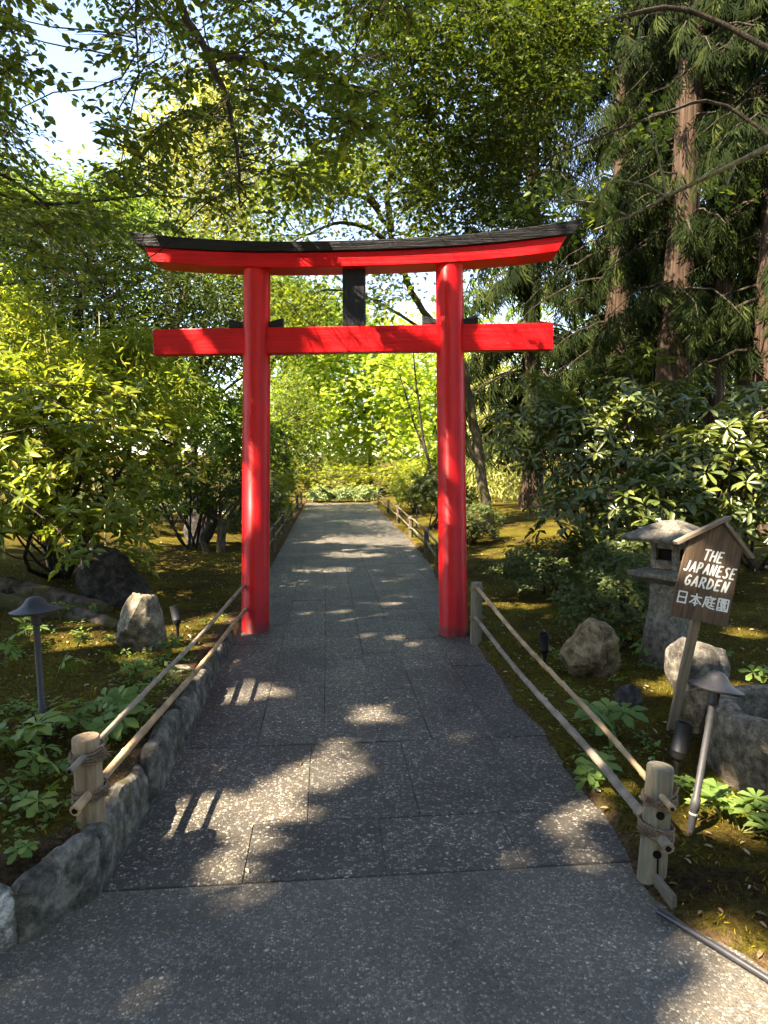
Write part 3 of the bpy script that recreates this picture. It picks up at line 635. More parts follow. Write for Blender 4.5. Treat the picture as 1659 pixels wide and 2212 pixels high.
# stone edging along the left bed
edging = thing('stone_edging', 'rough grey stone kerb holding back the mossy bed left of the path', 'kerb', (-0.8, 2.4, 0))
kp = [(-4.2, 0.35), (-3.0, 1.02), (-2.05, 1.55), (-1.42, 1.92), (-1.02, 2.15), (-0.83, 2.42), (-0.815, 3.05), (-0.82, 3.75), (-0.825, 4.6), (-0.84, 5.95)]
kh = [.17, .18, .19, .20, .215, .225, .215, .20, .165, .09]
for k in range(len(kp) - 1):
    a, b = np.array(kp[k]), np.array(kp[k + 1]); d = b - a; L_ = np.linalg.norm(d); t = d / L_; n_ = np.array([-t[1], t[0]])
    nu = max(10, int(L_ / .022))
    bm = bmesh.new(); 
    vs = {}
    sec = [(0.0, -0.06), (0.0, .2), (0.0, .38), (0.003, .55), (.006, .7), (.010, .84), (.018, .95), (.034, 1.02), (.055, 1.05), (.075, 1.02), (.09, .95), (.10, .5), (.10, -0.06)]
    rr = np.random.default_rng(90 + k)
    jit = rr.normal(0, 1, 3)
    for u in range(nu + 1):
        f = u / nu; hh = kh[k] * (1 - f) + kh[k + 1] * f
        endr = min(f, 1 - f) * L_; rnd_ = max(0, 1 - endr / 0.05) ** 2; hh = hh * (1 + .06 * jit[1])
        for q, (w_, zf) in enumerate(sec):
            p = a + t * (0.004 + f * (L_ - 0.008)) + n_ * (w_ + 0.012 * jit[2] * .6 + 0.028 * rnd_ * (1 if q < 7 else -.4))
            z = hh * zf * (1 - 0.16 * rnd_) if zf > 0 else -0.06
            nz_ = noise.fractal(Vector((p[0] * 5 + jit[0], p[1] * 5, z * 7)), 1.0, 2.0, 5)
            nb = noise.fractal(Vector((p[0] * 2.2 + jit[0], p[1] * 2.2 + 9, 0)), 1.0, 2.0, 3)
            nf = noise.fractal(Vector((p[0] * 19 + jit[0], p[1] * 19, z * 23)), .8, 2.1, 4)
            p = p - n_ * (nz_ * 0.015 + nf * .007 if 0 < q < 9 else 0); z = z + (nb * 0.05 + nz_ * 0.02 + nf * .008 if zf > .6 else 0)
            vs[u, q] = bm.verts.new((p[0] + 0.8, p[1] - 2.4, z))
    ns = len(sec)
    for u in range(nu):
        for q in range(ns - 1): bm.faces.new((vs[u, q], vs[u, q + 1], vs[u + 1, q + 1], vs[u + 1, q]))
    bm.faces.new([vs[0, q] for q in range(ns - 1, -1, -1)]); bm.faces.new([vs[nu, q] for q in range(ns)])
    bmesh.ops.recalc_face_normals(bm, faces=bm.faces)
    me = bpy.data.meshes.new('stone'); bm.to_mesh(me); bm.free()
    me.polygons.foreach_set('use_smooth', [True] * len(me.polygons)); me.update(); me.set_sharp_from_angle(angle=R(42))
    link('stone', me, M['kerbpale'] if k in (3, 1) else M['kerb'], edging)

# ------------------------------------------------------------------ stone lantern
def build_lantern(x, y):
    z0 = float(hgt(x, y)) - 0.02
    g = thing('stone_lantern', 'weathered grey stone lantern with wide square roof behind the wooden sign', 'lantern', (x, y, z0), (0, 0, R(33)))
    def sq(prof, name, bev=0.008, wob=0.0):
        Vv, F = [], []
        for r_, z in prof: Vv += [(-r_, -r_, z), (r_, -r_, z), (r_, r_, z), (-r_, r_, z)]
        for a in range(len(prof) - 1):
            for k in range(4): n_ = (k + 1) % 4; F.append((a * 4 + k, a * 4 + n_, a * 4 + 4 + n_, a * 4 + 4 + k))
        F += [(3, 2, 1, 0), tuple(len(Vv) - 4 + k for k in range(4))]
        return MB().add(Vv, F).build(name, M['lantern'], g, bevel=bev)
    sq([(.16, 0), (.152, .12), (.136, .26), (.118, .40), (.110, .50), (.108, .60), (.108, .66)], 'shaft', 0.012)
    sq([(.118, .661), (.14, .675), (.225, .718), (.23, .752), (.14, .775)], 'platform')
    fb = thing; B_ = MB()
    w, z1, z2 = .105, .776, .975
    for sx in (-1, 1):
        for sy in (-1, 1): B_.box((sx * (w - .022), sy * (w - .022), (z1 + z2) / 2), (.044, .044, z2 - z1))
    for ax_ in (0, 1):
        for s in (-1, 1):
            for zz, hh in ((z1 + .035, .066), (z2 - .022, .04)):
                c = [0, 0, zz]; c[ax_] = s * (w - .020); sz = [2 * w - .09, 2 * w - .09, hh]; sz[ax_] = .036
                B_.box(c, sz)
    fbx = B_.build('firebox', M['lantern'], g, bevel=0.004)
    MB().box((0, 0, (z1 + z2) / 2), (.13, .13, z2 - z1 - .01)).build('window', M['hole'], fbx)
    sq([(.14, .976), (.255, .990), (.275, 1.012), (.27, 1.026), (.06, 1.14), (.03, 1.145)], 'roof', 0.006)
build_lantern(2.63, 4.72)

# ------------------------------------------------------------------ stone basin
def build_basin(x, y):
    z0 = float(hgt(x, y)) - 0.05
    g = thing('water_basin', 'low boulder hollowed into a round water basin at the right edge', 'basin', (x, y, z0))
    n = 56; prof = [(.40, 0), (.425, .12), (.43, .24), (.41, .33), (.385, .375), (.34, .39), (.30, .385), (.285, .36), (.275, .25), (.23, .18), (.12, .16), (.01, .16)]
    Vv = []
    for a, (r_, z) in enumerate(prof):
        for k in range(n):
            t = 2 * math.pi * k / n; d = Vector((math.cos(t) * 1.3, math.sin(t) * 1.3, z * 3 + 4))
            out = 1 if a < 6 else 0.25
            rr = r_ * (1 + out * (0.10 * noise.noise(d) + 0.03 * noise.noise(d * 4)))
            Vv.append((rr * math.cos(t), rr * math.sin(t) * .92, z + (0.025 * noise.noise(d * 2.5) if 1 < a < 7 else 0)))
    F = [(a * n + k, a * n + (k + 1) % n, (a + 1) * n + (k + 1) % n, (a + 1) * n + k) for a in range(len(prof) - 1) for k in range(n)]
    MB().add(Vv, F).build('bowl', M['basin'], g, smooth=True)
    MB().lathe([(.01, .22), (.255, .22), (.255, .222), (.01, .222)], 40).build('water', M['pond'], g)
build_basin(2.37, 3.0)

# ------------------------------------------------------------------ wooden sign
GLY = {'T': [[(0, 1), (.95, 1.03)], [(.5, 1), (.4, 0)]], 'H': [[(.12, 1), (0, 0)], [(.85, 1.02), (.75, 0)], [(.05, .48), (.8, .52)]],
 'E': [[(.12, 1), (0, 0)], [(.12, 1), (.75, 1.02)], [(.06, .52), (.62, .54)], [(0, 0), (.7, .03)]], 'J': [[(.75, 1), (.66, .25), (.42, 0), (.08, .1)]],
 'A': [[(-.05, 0), (.5, 1), (.8, 0)], [(.15, .35), (.72, .38)]], 'P': [[(.12, 1), (0, 0)], [(.1, .98), (.6, .96), (.72, .74), (.5, .5), (.06, .45)]],
 'N': [[(0, 0), (.12, 1), (.62, 0), (.8, 1.05)]], 'S': [[(.78, .93), (.42, 1), (.18, .8), (.35, .57), (.65, .4), (.6, .1), (.3, 0), (0, .1)]],
 'G': [[(.8, .88), (.5, 1), (.14, .68), (.1, .25), (.4, 0), (.75, .15), (.8, .48), (.5, .47)]], 'R': [[(.12, 1), (0, 0)], [(.1, .98), (.62, .96), (.72, .74), (.5, .52), (.06, .45)], [(.35, .47), (.85, -.02)]],
 'D': [[(.12, 1), (0, 0)], [(.1, 1), (.62, .86), (.82, .5), (.55, .1), (0, 0)]],
 '日': [[(.17, .95), (.17, .03)], [(.17, .95), (.83, .95), (.83, .03)], [(.17, .51), (.83, .51)], [(.17, .08), (.83, .08)]],
 '本': [[(.05, .74), (.95, .74)], [(.5, 1), (.5, 0)], [(.5, .74), (.3, .45), (.04, .2)], [(.5, .74), (.7, .45), (.97, .2)], [(.32, .22), (.68, .22)]],
 '庭': [[(.52, 1), (.54, .9)], [(.12, .88), (.97, .88)], [(.15, .88), (.13, .5), (.02, .04)], [(.24, .71), (.42, .71), (.29, .5), (.42, .48), (.3, .2)], [(.22, .4), (.36, .17), (.6, .06), (.99, .03)], [(.86, .79), (.54, .72)], [(.69, .75), (.69, .24)], [(.5, .5), (.96, .5)], [(.54, .24), (.92, .24)]],
 '園': [[(.08, .97), (.08, .0)], [(.08, .97), (.92, .97), (.92, .0)], [(.08, .04), (.92, .04)], [(.3, .84), (.7, .84)], [(.5, .92), (.5, .71)], [(.2, .71), (.8, .71)], [(.33, .6), (.33, .44)], [(.33, .6), (.67, .6), (.67, .44)], [(.33, .45), (.67, .45)], [(.5, .43), (.38, .3), (.18, .2)], [(.42, .3), (.42, .12), (.54, .19)], [(.52, .4), (.65, .22), (.84, .12)], [(.72, .36), (.6, .28)]]}
def build_sign():
    bx, by = 2.02, 3.56; z0 = float(hgt(bx, by)) - 0.03
    g = thing('wooden_sign', 'leaning wooden sign board with white lettering and a small gabled top', 'sign', (bx, by, z0), (0, 0, 0))
    g.rotation_mode = 'QUATERNION'
    g.rotation_quaternion = (Matrix.Rotation(R(-10), 4, 'Z') @ Matrix.Rotation(R(11.0), 4, 'Y') @ Matrix.Rotation(R(-2), 4, 'X')).to_quaternion()
    MB().box((0, 0.012, 0.42), (0.052, 0.03, 0.90)).build('stake', M['stake'], g, bevel=0.003)
    cx, zb, W = -0.004, 0.70, 0.330
    hw = W / 2; zs, zt = zb + 0.462, zb + 0.578
    v = []
    for yy in (-0.032, -0.007): v += [(cx - hw, yy, zb), (cx + hw, yy, zb), (cx + hw * .93, yy, zs), (cx + .012, yy, zt), (cx - hw * .93, yy, zs)]
    MB().add(v, [(0, 1, 2, 3, 4), (9, 8, 7, 6, 5), (0, 5, 6, 1), (1, 6, 7, 2), (2, 7, 8, 3), (3, 8, 9, 4), (4, 9, 5, 0)]).build('board', M['board'], g, bevel=0.002)
    for s, ext in ((-1, 0.032), (1, 0.0)):
        a = np.array([cx + s * (hw + .052), zs - .052]); b = np.array([cx + .012 - s * ext, zt + .014 + ext * .68])
        d = b - a; ln = np.linalg.norm(d); ang = math.atan2(d[1], d[0]); c = (a + b) / 2
        o = MB().box((0, 0, 0), (ln, 0.062 if s < 0 else .058, 0.020)).build('roof_slat', M['boardtrim'], g, bevel=0.002)
        o.location = (c[0], -0.022 - (0.0 if s < 0 else 0.0), c[1] + 0.012); o.rotation_euler = (0, -ang, 0)
    def text(s, x0, zbase, h, cw, adv, th, slant, dz=0.0):
        B_ = MB(); k = 0
        for ci, ch in enumerate(s):
            for st in GLY[ch]:
                P = [(x0 + ci * adv + p[0] * cw + p[1] * h * slant, zbase + p[1] * h + ci * dz) for p in st]
                for (a, b) in zip(P[:-1], P[1:]):
                    a, b = np.array(a), np.array(b); d = b - a; ln = np.linalg.norm(d); 
                    if ln < 1e-6: continue
                    t = d / ln; nrm = np.array([-t[1], t[0]]) * th / 2; yy = -0.0335 - k * 0.00003; k += 1
                    e = t * th * 0.42
                    q = [a - e * .4 + nrm * .7, a - e + nrm * 0, a - e * .4 - nrm * .7, b + e * .4 - nrm * .85, b + e, b + e * .4 + nrm * .85]
                    q = [a + nrm, a - e * .9, a - nrm, b - nrm, b + e * .9, b + nrm]
                    vv = [(p[0], yy, p[1]) for p in q] + [(p[0], -0.0318, p[1]) for p in q]
                    B_.add(vv, [(0, 1, 2, 3, 4, 5)] + [(i_, i_ + 6, (i_ + 1) % 6 + 6, (i_ + 1) % 6) for i_ in range(6)])
        return B_.build('lettering', M['white'], g)
    text('THE', cx - .052, zb + .357, .060, .033, .040, .0098, .10)
    text('JAPANESE', cx - .146, zb + .277, .060, .031, .0375, .0098, .10)
    text('GARDEN', cx - .125, zb + .196, .060, .034, .043, .0098, .10)
    text('日本庭園', cx - .152, zb + .085, .072, .068, .0775, .0082, 0.0)
build_sign()

# ------------------------------------------------------------------ bamboo rail fences
def fence(name, label, posts, rails, matp, loc, big=True):
    g = thing(name, label, 'fence', loc)
    lx = np.array(loc)
    def pole(a, b, r0, r1, mat, ends=True):
        a, b = np.array(a, float) - lx, np.array(b, float) - lx; L_ = np.linalg.norm(b - a); n = max(3, int(L_ / 0.24)); B_ = MB()
        d = (b - a) / L_; pts, rad = [], []
        for k in range(n):
            s, e = k * L_ / n, (k + 1) * L_ / n; f = k / n; r = r0 + (r1 - r0) * f
            for q, m in ((s, 1.16), (s + .006, 1.12), (s + .016, .97), ((s + e) / 2, .95), (e - .012, .98)): pts.append(a + d * q); rad.append(r * m)
        pts.append(b); rad.append(r1)
        w = np.array(pts); tt = np.linspace(0, 1, len(w)); w[:, 2] += 0.02 * np.sin(tt * 9 + a[0] * 5) * L_ * .12; w[:, 0] += 0.012 * np.sin(tt * 7 + a[1]) * L_ * .2
        o = B_.tube(w, rad, 10).build('rail', mat, g, smooth=True)
        if ends and big: MB().tube([w[0] - d * 0.001, w[0] - d * 0.002], r0 * .62, 10).build('hollow_end', M['hole'], o)
        return o
    for (x, y, h, r, lean) in posts:
        z = (0.15 if (x < 0 and y < 4) else float(hgt(x, y)) - 0.03); B_ = MB(); p = np.array([x, y, z]) - lx
        top = p + np.array([lean[0], lean[1], h + .03])
        pts = [p, p + (top - p) * .35, p + (top - p) * .7, top - (top - p) * .012, top]; B_.tube(pts, [r * 1.04, r, r * .98, r * .97, r * .91], 18 if big else 10, rough=0.012, flute=1, seed=int(abs(x * 100)))
        B_.build('post', matp, g, smooth=True)
    for (a, b, r0, r1, mat) in rails: pole(a, b, r0, r1, M[mat])
    return g
def rope(g, loc, c, r, turns=3, fray=None, seed=0, tilt=0.0):
    rr = np.random.default_rng(seed); B_ = MB(); c = np.array(c) - np.array(loc)
    for k in range(turns):
        t = np.linspace(0, 2 * math.pi, 49 if r > .0505 else 21); rad = r + .008 + rr.uniform(0, .004); tl = rr.normal(tilt, .10)
        pts = np.stack([rad * np.cos(t), rad * np.sin(t), (k - turns / 2) * .0105 + tl * rad * np.cos(t) + .002 * np.sin(9 * t)], 1) + c
        for ph in (0, math.pi):
            tw_ = pts + np.stack([np.cos(t) * np.cos(t * 14 + ph), np.sin(t) * np.cos(t * 14 + ph), np.sin(t * 14 + ph)], 1) * .0022
            B_.tube(tw_, .0031, 5, rough=0.1, seed=k)
    if fray is not None:
        fray = np.array(fray, float)
        for k in range(60):
            d = unit(np.array([fray]) + rr.normal(0, .55, (1, 3)))[0]; a = c + unit(np.array([fray * [1, 1, 0]]))[0] * (r + .012) + rr.normal(0, .006, 3)
            b = a + d * rr.uniform(.015, .05); B_.tube([a, (a + b) / 2 + rr.normal(0, .004, 3), b], [.0013, .001, .0005], 3, cap=False)
    return B_.build('rope_binding', M['rope'], g)
# front right
rp = gnd(1407, 1900, 0.0); rb = (1.33, 5.62)
L0 = (float(rp[0]), float(rp[1]), 0.0)
px_, py_ = L0[0], L0[1]
def along(a, b, t): a, b = np.array(a, float), np.array(b, float); return tuple(a + (b - a) * t)
ur = ((px_ + .010, py_, .352), (rb[0], rb[1], .505)); lr = ((px_ + .004, py_, .195), (rb[0] - .02, rb[1], .245))
g1 = fence('bamboo_fence', 'low bamboo rail fence right of the path, from the near holed post to the gate', [(px_, py_, .42, .052, (.028, .01)), (rb[0], rb[1], .56, .05, (0, 0))],
           [(along(*ur, -.036), along(*ur, 1.05), .012, .018, 'bamboopole'), (along(*lr, -.034), along(*lr, 1.03), .020, .016, 'bamboogrey')], M['postgrey'], L0)
rope(g1, L0, (px_ + .022, py_, .335), .0515, 5, (-.8, -.5, .2), 3, 0.1); rope(g1, L0, (px_ + .012, py_, .212), .052, 5, (-.9, -.5, .3), 4, -0.2)
rope(g1, L0, (rb[0], rb[1], .505), .05, 3, None, 5); rope(g1, L0, (rb[0], rb[1], .245), .05, 3, None, 6)
for hz, dx in ((.275, .030), (.125, .022)):
    o = MB().lathe([(.016, -.001), (.016, .001)], 16).build('drilled_hole', M['hole'], g1)
    dirv = Vector((-0.28, -1, 0.1)).normalized(); o.rotation_euler = dirv.to_track_quat('Z', 'Y').to_euler()
    o.location = Vector((.028 * hz / .42, .01 * hz / .42, hz)) + dirv * 0.0525
crk = MB().add([(-.001, 0, 0), (.004, 0, 0), (.003, 0, .10), (-.0005, 0, .11), (-.001, 0.01, 0), (.004, .01, 0), (.003, .01, .10), (-.0005, .01, .11)], [(0, 1, 2, 3), (7, 6, 5, 4), (0, 4, 5, 1), (1, 5, 6, 2), (2, 6, 7, 3), (3, 7, 4, 0)]).build('crack', M['hole'], g1)
crk.location = (-.006, -.0545, .01)
# front left
lp = gnd(200, 1788, 0.19); L1 = (float(lp[0]), float(lp[1]), 0.19); ul = ((lp[0], lp[1], .50), (-0.76, 6.8, .43)); ll = ((lp[0] + .01, lp[1], .345), (-0.74, 6.8, .20))
g2 = fence('bamboo_fence', 'low bamboo rail fence left of the path, from the near rope-tied post to the gate', [(lp[0], lp[1], .375, .053, (-.015, .0)), (-0.76, 6.85, .50, .055, (0, 0))],
           [(along(*ul, -.042), along(*ul, 1.02), .012, .016, 'bamboogrey'), (along(*ll, -.04), along(*ll, 1.02), .018, .015, 'bamboopole')], M['postwood'], L1)
rope(g2, L1, (lp[0] - .011, lp[1], .495), .052, 5, (.9, -.3, 0), 8, 0.1); rope(g2, L1, (lp[0] - .005, lp[1], .345), .053, 5, (.9, -.4, 0), 9, 0.15)
# beyond the gate
def far_fence(label, pts, side):
    loc = (pts[0][0], pts[0][1], 0.0); posts = [(x, y, .48, .048, (0, 0)) for x, y in pts]; rails = []
    for (a, b) in zip(pts[:-1], pts[1:]):
        za, zb_ = float(hgt(*a)), float(hgt(*b)); ov = 0.12 / max(.2, math.dist(a, b))
        for hh, r_ in ((.43, .017), (.22, .019)): 
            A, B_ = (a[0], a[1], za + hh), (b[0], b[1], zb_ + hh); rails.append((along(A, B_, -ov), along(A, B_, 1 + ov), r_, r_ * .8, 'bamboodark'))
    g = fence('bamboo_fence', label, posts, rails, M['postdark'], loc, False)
    for k, (x, y) in enumerate(pts): 
        for hh in (.43, .22): rope(g, loc, (x, y, float(hgt(x, y)) + hh), .055, 3, None, 20 + k)
far_fence('low bamboo rail fence running along the right of the path beyond the gate', [(1.58, 9.0), (1.78, 11.4), (1.84, 14.0), (1.92, 17.2), (2.0, 21.0), (2.05, 25.5)], 1)
far_fence('low bamboo rail fence running along the left of the path beyond the gate', [(-0.92, 9.4), (-0.95, 11.6), (-0.95, 14.2), (-0.98, 18.0), (-1.0, 22.5), (-1.0, 26.0)], -1)

# ------------------------------------------------------------------ garden lamps
def path_light(label, x, y, h, tilt, sc=1.0, base=None):
    z = float(hgt(x, y)); g = thing('path_light', label, 'lamp', (x, y, z - .02), tilt, 'mushroom path lights')
    MB().lathe([(.017 * sc, 0), (.017 * sc, .12), (.021 * sc, .125), (.021 * sc, .17), (.0155 * sc, .175), (.0155 * sc, h - .07), (.024 * sc, h - .065), (.024 * sc, h)], 16).build('pole', M['metal'], g, smooth=True)
    r = .118 * sc
    hat = MB().lathe([(r * .96, h - .004), (r, h), (r, h + .006), (r * .72, h + .018), (r * .5, h + .034), (r * .40, h + .050), (r * .30, h + .066), (r * .16, h + .074), (.002, h + .076)], 36).build('hat', M['metal'], g, smooth=True)
    MB().lathe([(.019 * sc, .100), (.0195 * sc, .104), (.019 * sc, .108)], 16).build('collar', M['rail'], g)
    return g
q = gnd(96, 1605, 0.2); path_light('grey metal mushroom path light in the leafy bed left of the path', float(q[0]), float(q[1]), .665, (R(-2), R(-2.5), 0))
q = gnd(1489, 1805, 0.02); path_light('leaning grey metal mushroom path light beside the stone basin on the right', float(q[0]), float(q[1]), .645, (R(-5), R(11.5), 0), .95)
path_light('small dark mushroom path light by the round shrub right of the far path', 2.25, 16.0, .62, (0, 0, 0))
def spot(label, x, y, rz, tiltx, sc=1.0, stake=.1, hs=1.0):
    z = float(hgt(x, y)); g = thing('spotlight', label, 'lamp', (x, y, z - .03), (0, 0, rz), 'black garden spotlights')
    MB().lathe([(.012, 0), (.012, stake), (.018, stake + .01), (.018, stake + .03), (.01, stake + .035)], 12).build('stake', M['metalblk'], g, smooth=True)
    o = MB().lathe([(.010, -.015), (.028, 0), (.034, .012), (.034, .03), (.0355, .032), (.0355, .036), (.034, .038), (.036 * sc, .15 * sc), (.037 * sc, .155 * sc), (.030 * sc, .154 * sc), (.029 * sc, .13 * sc)], 20).build('housing', M['metalblk'], g, smooth=True)
    o.location = (0, 0, stake + .04); o.rotation_euler = (tiltx, 0, 0); o.scale = (hs, hs, hs)
    MB().lathe([(.004, .128 * sc), (.029 * sc, .128 * sc), (.029 * sc, .130 * sc), (.004, .130 * sc)], 20).build('lens', M['glass'], o)
q = gnd(384, 1378, .17); spot('slim black spotlight beside the pale angular rock on the left', float(q[0]), float(q[1]), R(60), R(-14), .98, .12)
q = gnd(1176, 1440, .03); spot('slim black spotlight left of the brown crusted rock', float(q[0]), float(q[1]), R(-40), R(10), 1.05, .10)
q = gnd(1462, 1690, .03); spot('stubby black spotlight behind the near right fence post', float(q[0]), float(q[1]), R(-80), R(-12), 1.0, .13, 1.15)

# conduit and edging board at lower right
a, b = gnd(1420, 1968, .02), gnd(1700, 2140, .02); c = np.array([2.15, .55, .03])
cond = MB().tube([a, a + (b - a) * .5 + (0, 0, .003), b, (b + c) / 2 + (.02, 0, 0), c], .0105, 12).build('conduit_pipe', M['pipe'], smooth=True)
tag(cond, 'thin black pipe lying along the pavement edge at lower right', 'pipe')
a, b = gnd(1385, 1905, .0), gnd(1440, 1975, .0); d = b - a
eb = MB().box((0, 0, 0), (float(np.linalg.norm(d)) * 1.1, .02, .09)).build('edging_board', M['edging'], bevel=.003)
eb.location = tuple((a + b) / 2 + (0.035, 0.02, .012)); eb.rotation_euler = (0, 0, math.atan2(d[1], d[0]))
tag(eb, 'short weathered wooden edging board at the foot of the near right post', 'board')

# ------------------------------------------------------------------ ground plants with palmate leaves
def palm_mesh(name, n, seed):
    r = np.random.default_rng(seed); V, Q = [], []
    for k in range(n):
        a = -2.4 + 4.8 * k / (n - 1) + r.normal(0, .08); ln = (1 - .16 * abs(a) / 2.4) * r.uniform(.9, 1.05); w = r.uniform(.19, .25) * (1.6 if n < 5 else 1)
        d = np.array([math.cos(a), math.sin(a), 0]); s = np.array([-d[1], d[0], 0]); b0 = len(V)
        dz = r.normal(-.12, .08)
        mid = [(0, 0), (.38, .035), (.72, .0), (1, dz)]
        V += [d * t * ln + (0, 0, z) for t, z in mid]
        for sg in (1, -1):
            V += [d * t * ln + s * sg * w * ww + (0, 0, z) for t, ww, z in ((.28, .34, .07), (.62, 1.0, .06), (.78, .66, .0), (.88, .62, -.03))]
        i_ = b0
        for o_ in (b0 + 4, b0 + 8):
            f = [(i_, i_ + 1, o_ + 1, o_), (i_ + 1, i_ + 2, o_ + 2, o_ + 1), (i_ + 2, i_ + 3, o_ + 3, o_ + 2)]
            Q += f if o_ == b0 + 8 else [tuple(reversed(q)) for q in f]
    V = np.array(V); me = np_mesh(name, V, quads=np.array(Q), rnd=np.zeros(len(V)), smooth=True); me.materials.append(M['palm']); return me
PALM = [palm_mesh('leaf', n, s) for n, s in ((5, 1), (6, 2), (7, 3), (5, 4))]
def palm_plant(label, x, y, nl, size, height, seed, group):
    r = np.random.default_rng(seed); z = float(hgt(x, y)); g = thing('palmate_plant', label, 'plant', (x, y, z - .01), (0, 0, 0), group)
    st = MB()
    for k in range(nl):
        a = r.uniform(0, 6.28); rad = r.uniform(.2, .9) * size * (1.0 if nl > 1 else .3); h = height * r.uniform(.6, 1.1)
        e = np.array([rad * math.cos(a), rad * math.sin(a), h])
        st.tube([np.zeros(3), e * [.35, .35, .6], e], [.0028, .0024, .002], 5)
        o = bpy.data.objects.new('leaf', PALM[r.integers(0, 3) if size > .09 else 3]); COL.objects.link(o); o.parent = g
        o.location = e; s = size * r.uniform(.7, 1.15); o.scale = (s, s, s)
        o.rotation_euler = (r.normal(-.1, .38), r.normal(0.1, .38), a + r.normal(0, .4))
    st.build('stem', M['stem'], g, smooth=True)
def plants(px_list, lab, group, z):
    for k, (x, y, nl, size, h, extra) in enumerate(px_list):
        q = gnd(x, y, z); palm_plant(extra, float(q[0]), float(q[1]), nl, size, h, 300 + k + int(x), group)
LB = 'palmate-leaved plants in the left bed'
plants([(30, 1640, 5, .14, .16, 'large palmate-leaved plant at the left edge below the left path light'), (150, 1600, 5, .125, .14, 'palmate-leaved plant just right of the left path light pole'),
        (230, 1610, 5, .12, .13, 'palmate-leaved plant behind the near left fence post'), (300, 1590, 4, .115, .12, 'palmate-leaved plant crossed by the left bamboo rails'),
        (265, 1560, 4, .11, .12, 'palmate-leaved plant just above the left bamboo rails'), (110, 1690, 4, .10, .12, 'palmate-leaved plant left of the near left post at rail height'),
        (30, 1720, 3, .085, .10, 'small palmate-leaved plant at the left edge beside the near post'), (95, 1760, 3, .085, .08, 'small palmate-leaved plant low down left of the near left post'),
        (120, 1770, 2, .06, .05, 'tiny sprig beside the cut rail ends of the near left post'), (70, 1850, 3, .055, .05, 'lowest tiny sprig in the soil above the pale kerb stone'),
        (160, 1470, 4, .09, .12, 'palmate-leaved plant in the moss above the left path plants'), (165, 1410, 4, .085, .10, 'palmate-leaved plant on the moss below the pale angular rock left side'),
        (60, 1400, 5, .10, .16, 'palmate-leaved plant behind the left path light hat'), (10, 1460, 4, .10, .15, 'palmate-leaved plant at the far left edge below the lamp hat'),
        (250, 1400, 4, .08, .10, 'bright sunlit sprig at the left foot of the pale angular rock'), (365, 1420, 4, .09, .14, 'leafy plant at the right foot of the pale angular rock'),
        (285, 1480, 4, .085, .10, 'palmate-leaved plant below the pale angular rock'), (330, 1470, 4, .085, .11, 'palmate-leaved plant below and right of the pale angular rock'),
        (390, 1490, 3, .08, .12, 'palmate-leaved plant close to the kerb beside the rails'), (300, 1520, 3, .07, .08, 'small sprig in the moss midway between rock and rails'),
        (200, 1330, 3, .07, .10, 'small sprig by the roots right of the left lamp hat'), (130, 1340, 3, .08, .14, 'upright sprig between the roots and the left lamp hat'),
        (445, 1330, 2, .05, .06, 'tiny sprig in the moss beside the left spotlight'), (20, 1300, 4, .09, .16, 'leafy sprig at the left edge above the lamp hat'),
        (235, 1440, 3, .07, .09, 'small sprig in the moss left of the plants under the pale rock')], None, LB, .2)
RB = 'palmate-leaved plants in the right bed'
plants([(1320, 1590, 6, .15, .17, 'large palmate-leaved plant in front of the small dark pointed rock'), (1265, 1650, 5, .10, .10, 'leafy plant growing under the right bamboo rails'),
        (1275, 1690, 4, .085, .08, 'low leafy plant below the one under the right bamboo rails'), (1340, 1400, 5, .11, .18, 'palmate-leaved plant right of the brown crusted rock'),
        (1370, 1430, 5, .10, .14, 'palmate-leaved plant at the foot of the stone lantern'), (1180, 1410, 3, .06, .08, 'tiny sprig beside the slim right spotlight'),
        (1640, 1490, 4, .085, .14, 'bright sunlit leafy plant at the right edge behind the lamp hat'), (1560, 1440, 3, .07, .12, 'bright sprig on the rock just above the right lamp hat'),
        (1330, 1480, 3, .07, .08, 'sprig in shade between the brown rock and the lantern'), (1655, 1260, 4, .08, .2, 'pale sprig at the right edge beyond the sign')], None, RB, .05)
def rosette_plant(label, x, y, n, size, h, seed):
    r = np.random.default_rng(seed); z = float(hgt(x, y)); g = thing('rosette_plant', label, 'plant', (x, y, z - .01), (0, 0, 0), 'starry green plants beside the basin')
    B_ = MB()
    for c in range(n):
        a0 = r.uniform(0, 6.28); rad = r.uniform(0, .16); cx, cy, hh = rad * math.cos(a0), rad * math.sin(a0), h * r.uniform(.6, 1.1)
        B_.tube([(0, 0, 0), (cx * .7, cy * .7, hh * .6), (cx, cy, hh)], .003, 5)
        k = r.integers(7, 10); ang = np.arange(k) * 6.283 / k + r.uniform(0, 6); el = r.uniform(-.1, .45, k)
        ax = np.stack([np.cos(ang), np.sin(ang), el], 1); P = np.tile([cx, cy, hh], (k, 1)).astype(float)
        leaf_objects(P, ax, np.tile([0, 0, 1.0], (k, 1)) + r.normal(0, .15, (k, 3)), size * r.uniform(.8, 1.15, k), .42, 'obov', M['palm'], g)
    B_.build('stem', M['stem'], g)
for k, (x, y, n, s, h, lab) in enumerate([(1560, 1760, 4, .075, .12, 'shaded starry-leaved plant at the foot of the stone basin by the lamp pole'), (1600, 1790, 4, .085, .13, 'bright starry-leaved plant low at the right edge below the stone basin'), (1655, 1790, 4, .08, .12, 'starry-leaved plant cut by the right edge of the picture'), (1525, 1720, 3, .06, .10, 'small starry-leaved plant tucked behind the right lamp pole')]):
    q = gnd(x, y, .03); rosette_plant(lab, float(q[0]), float(q[1]), n, s, h, 700 + k)

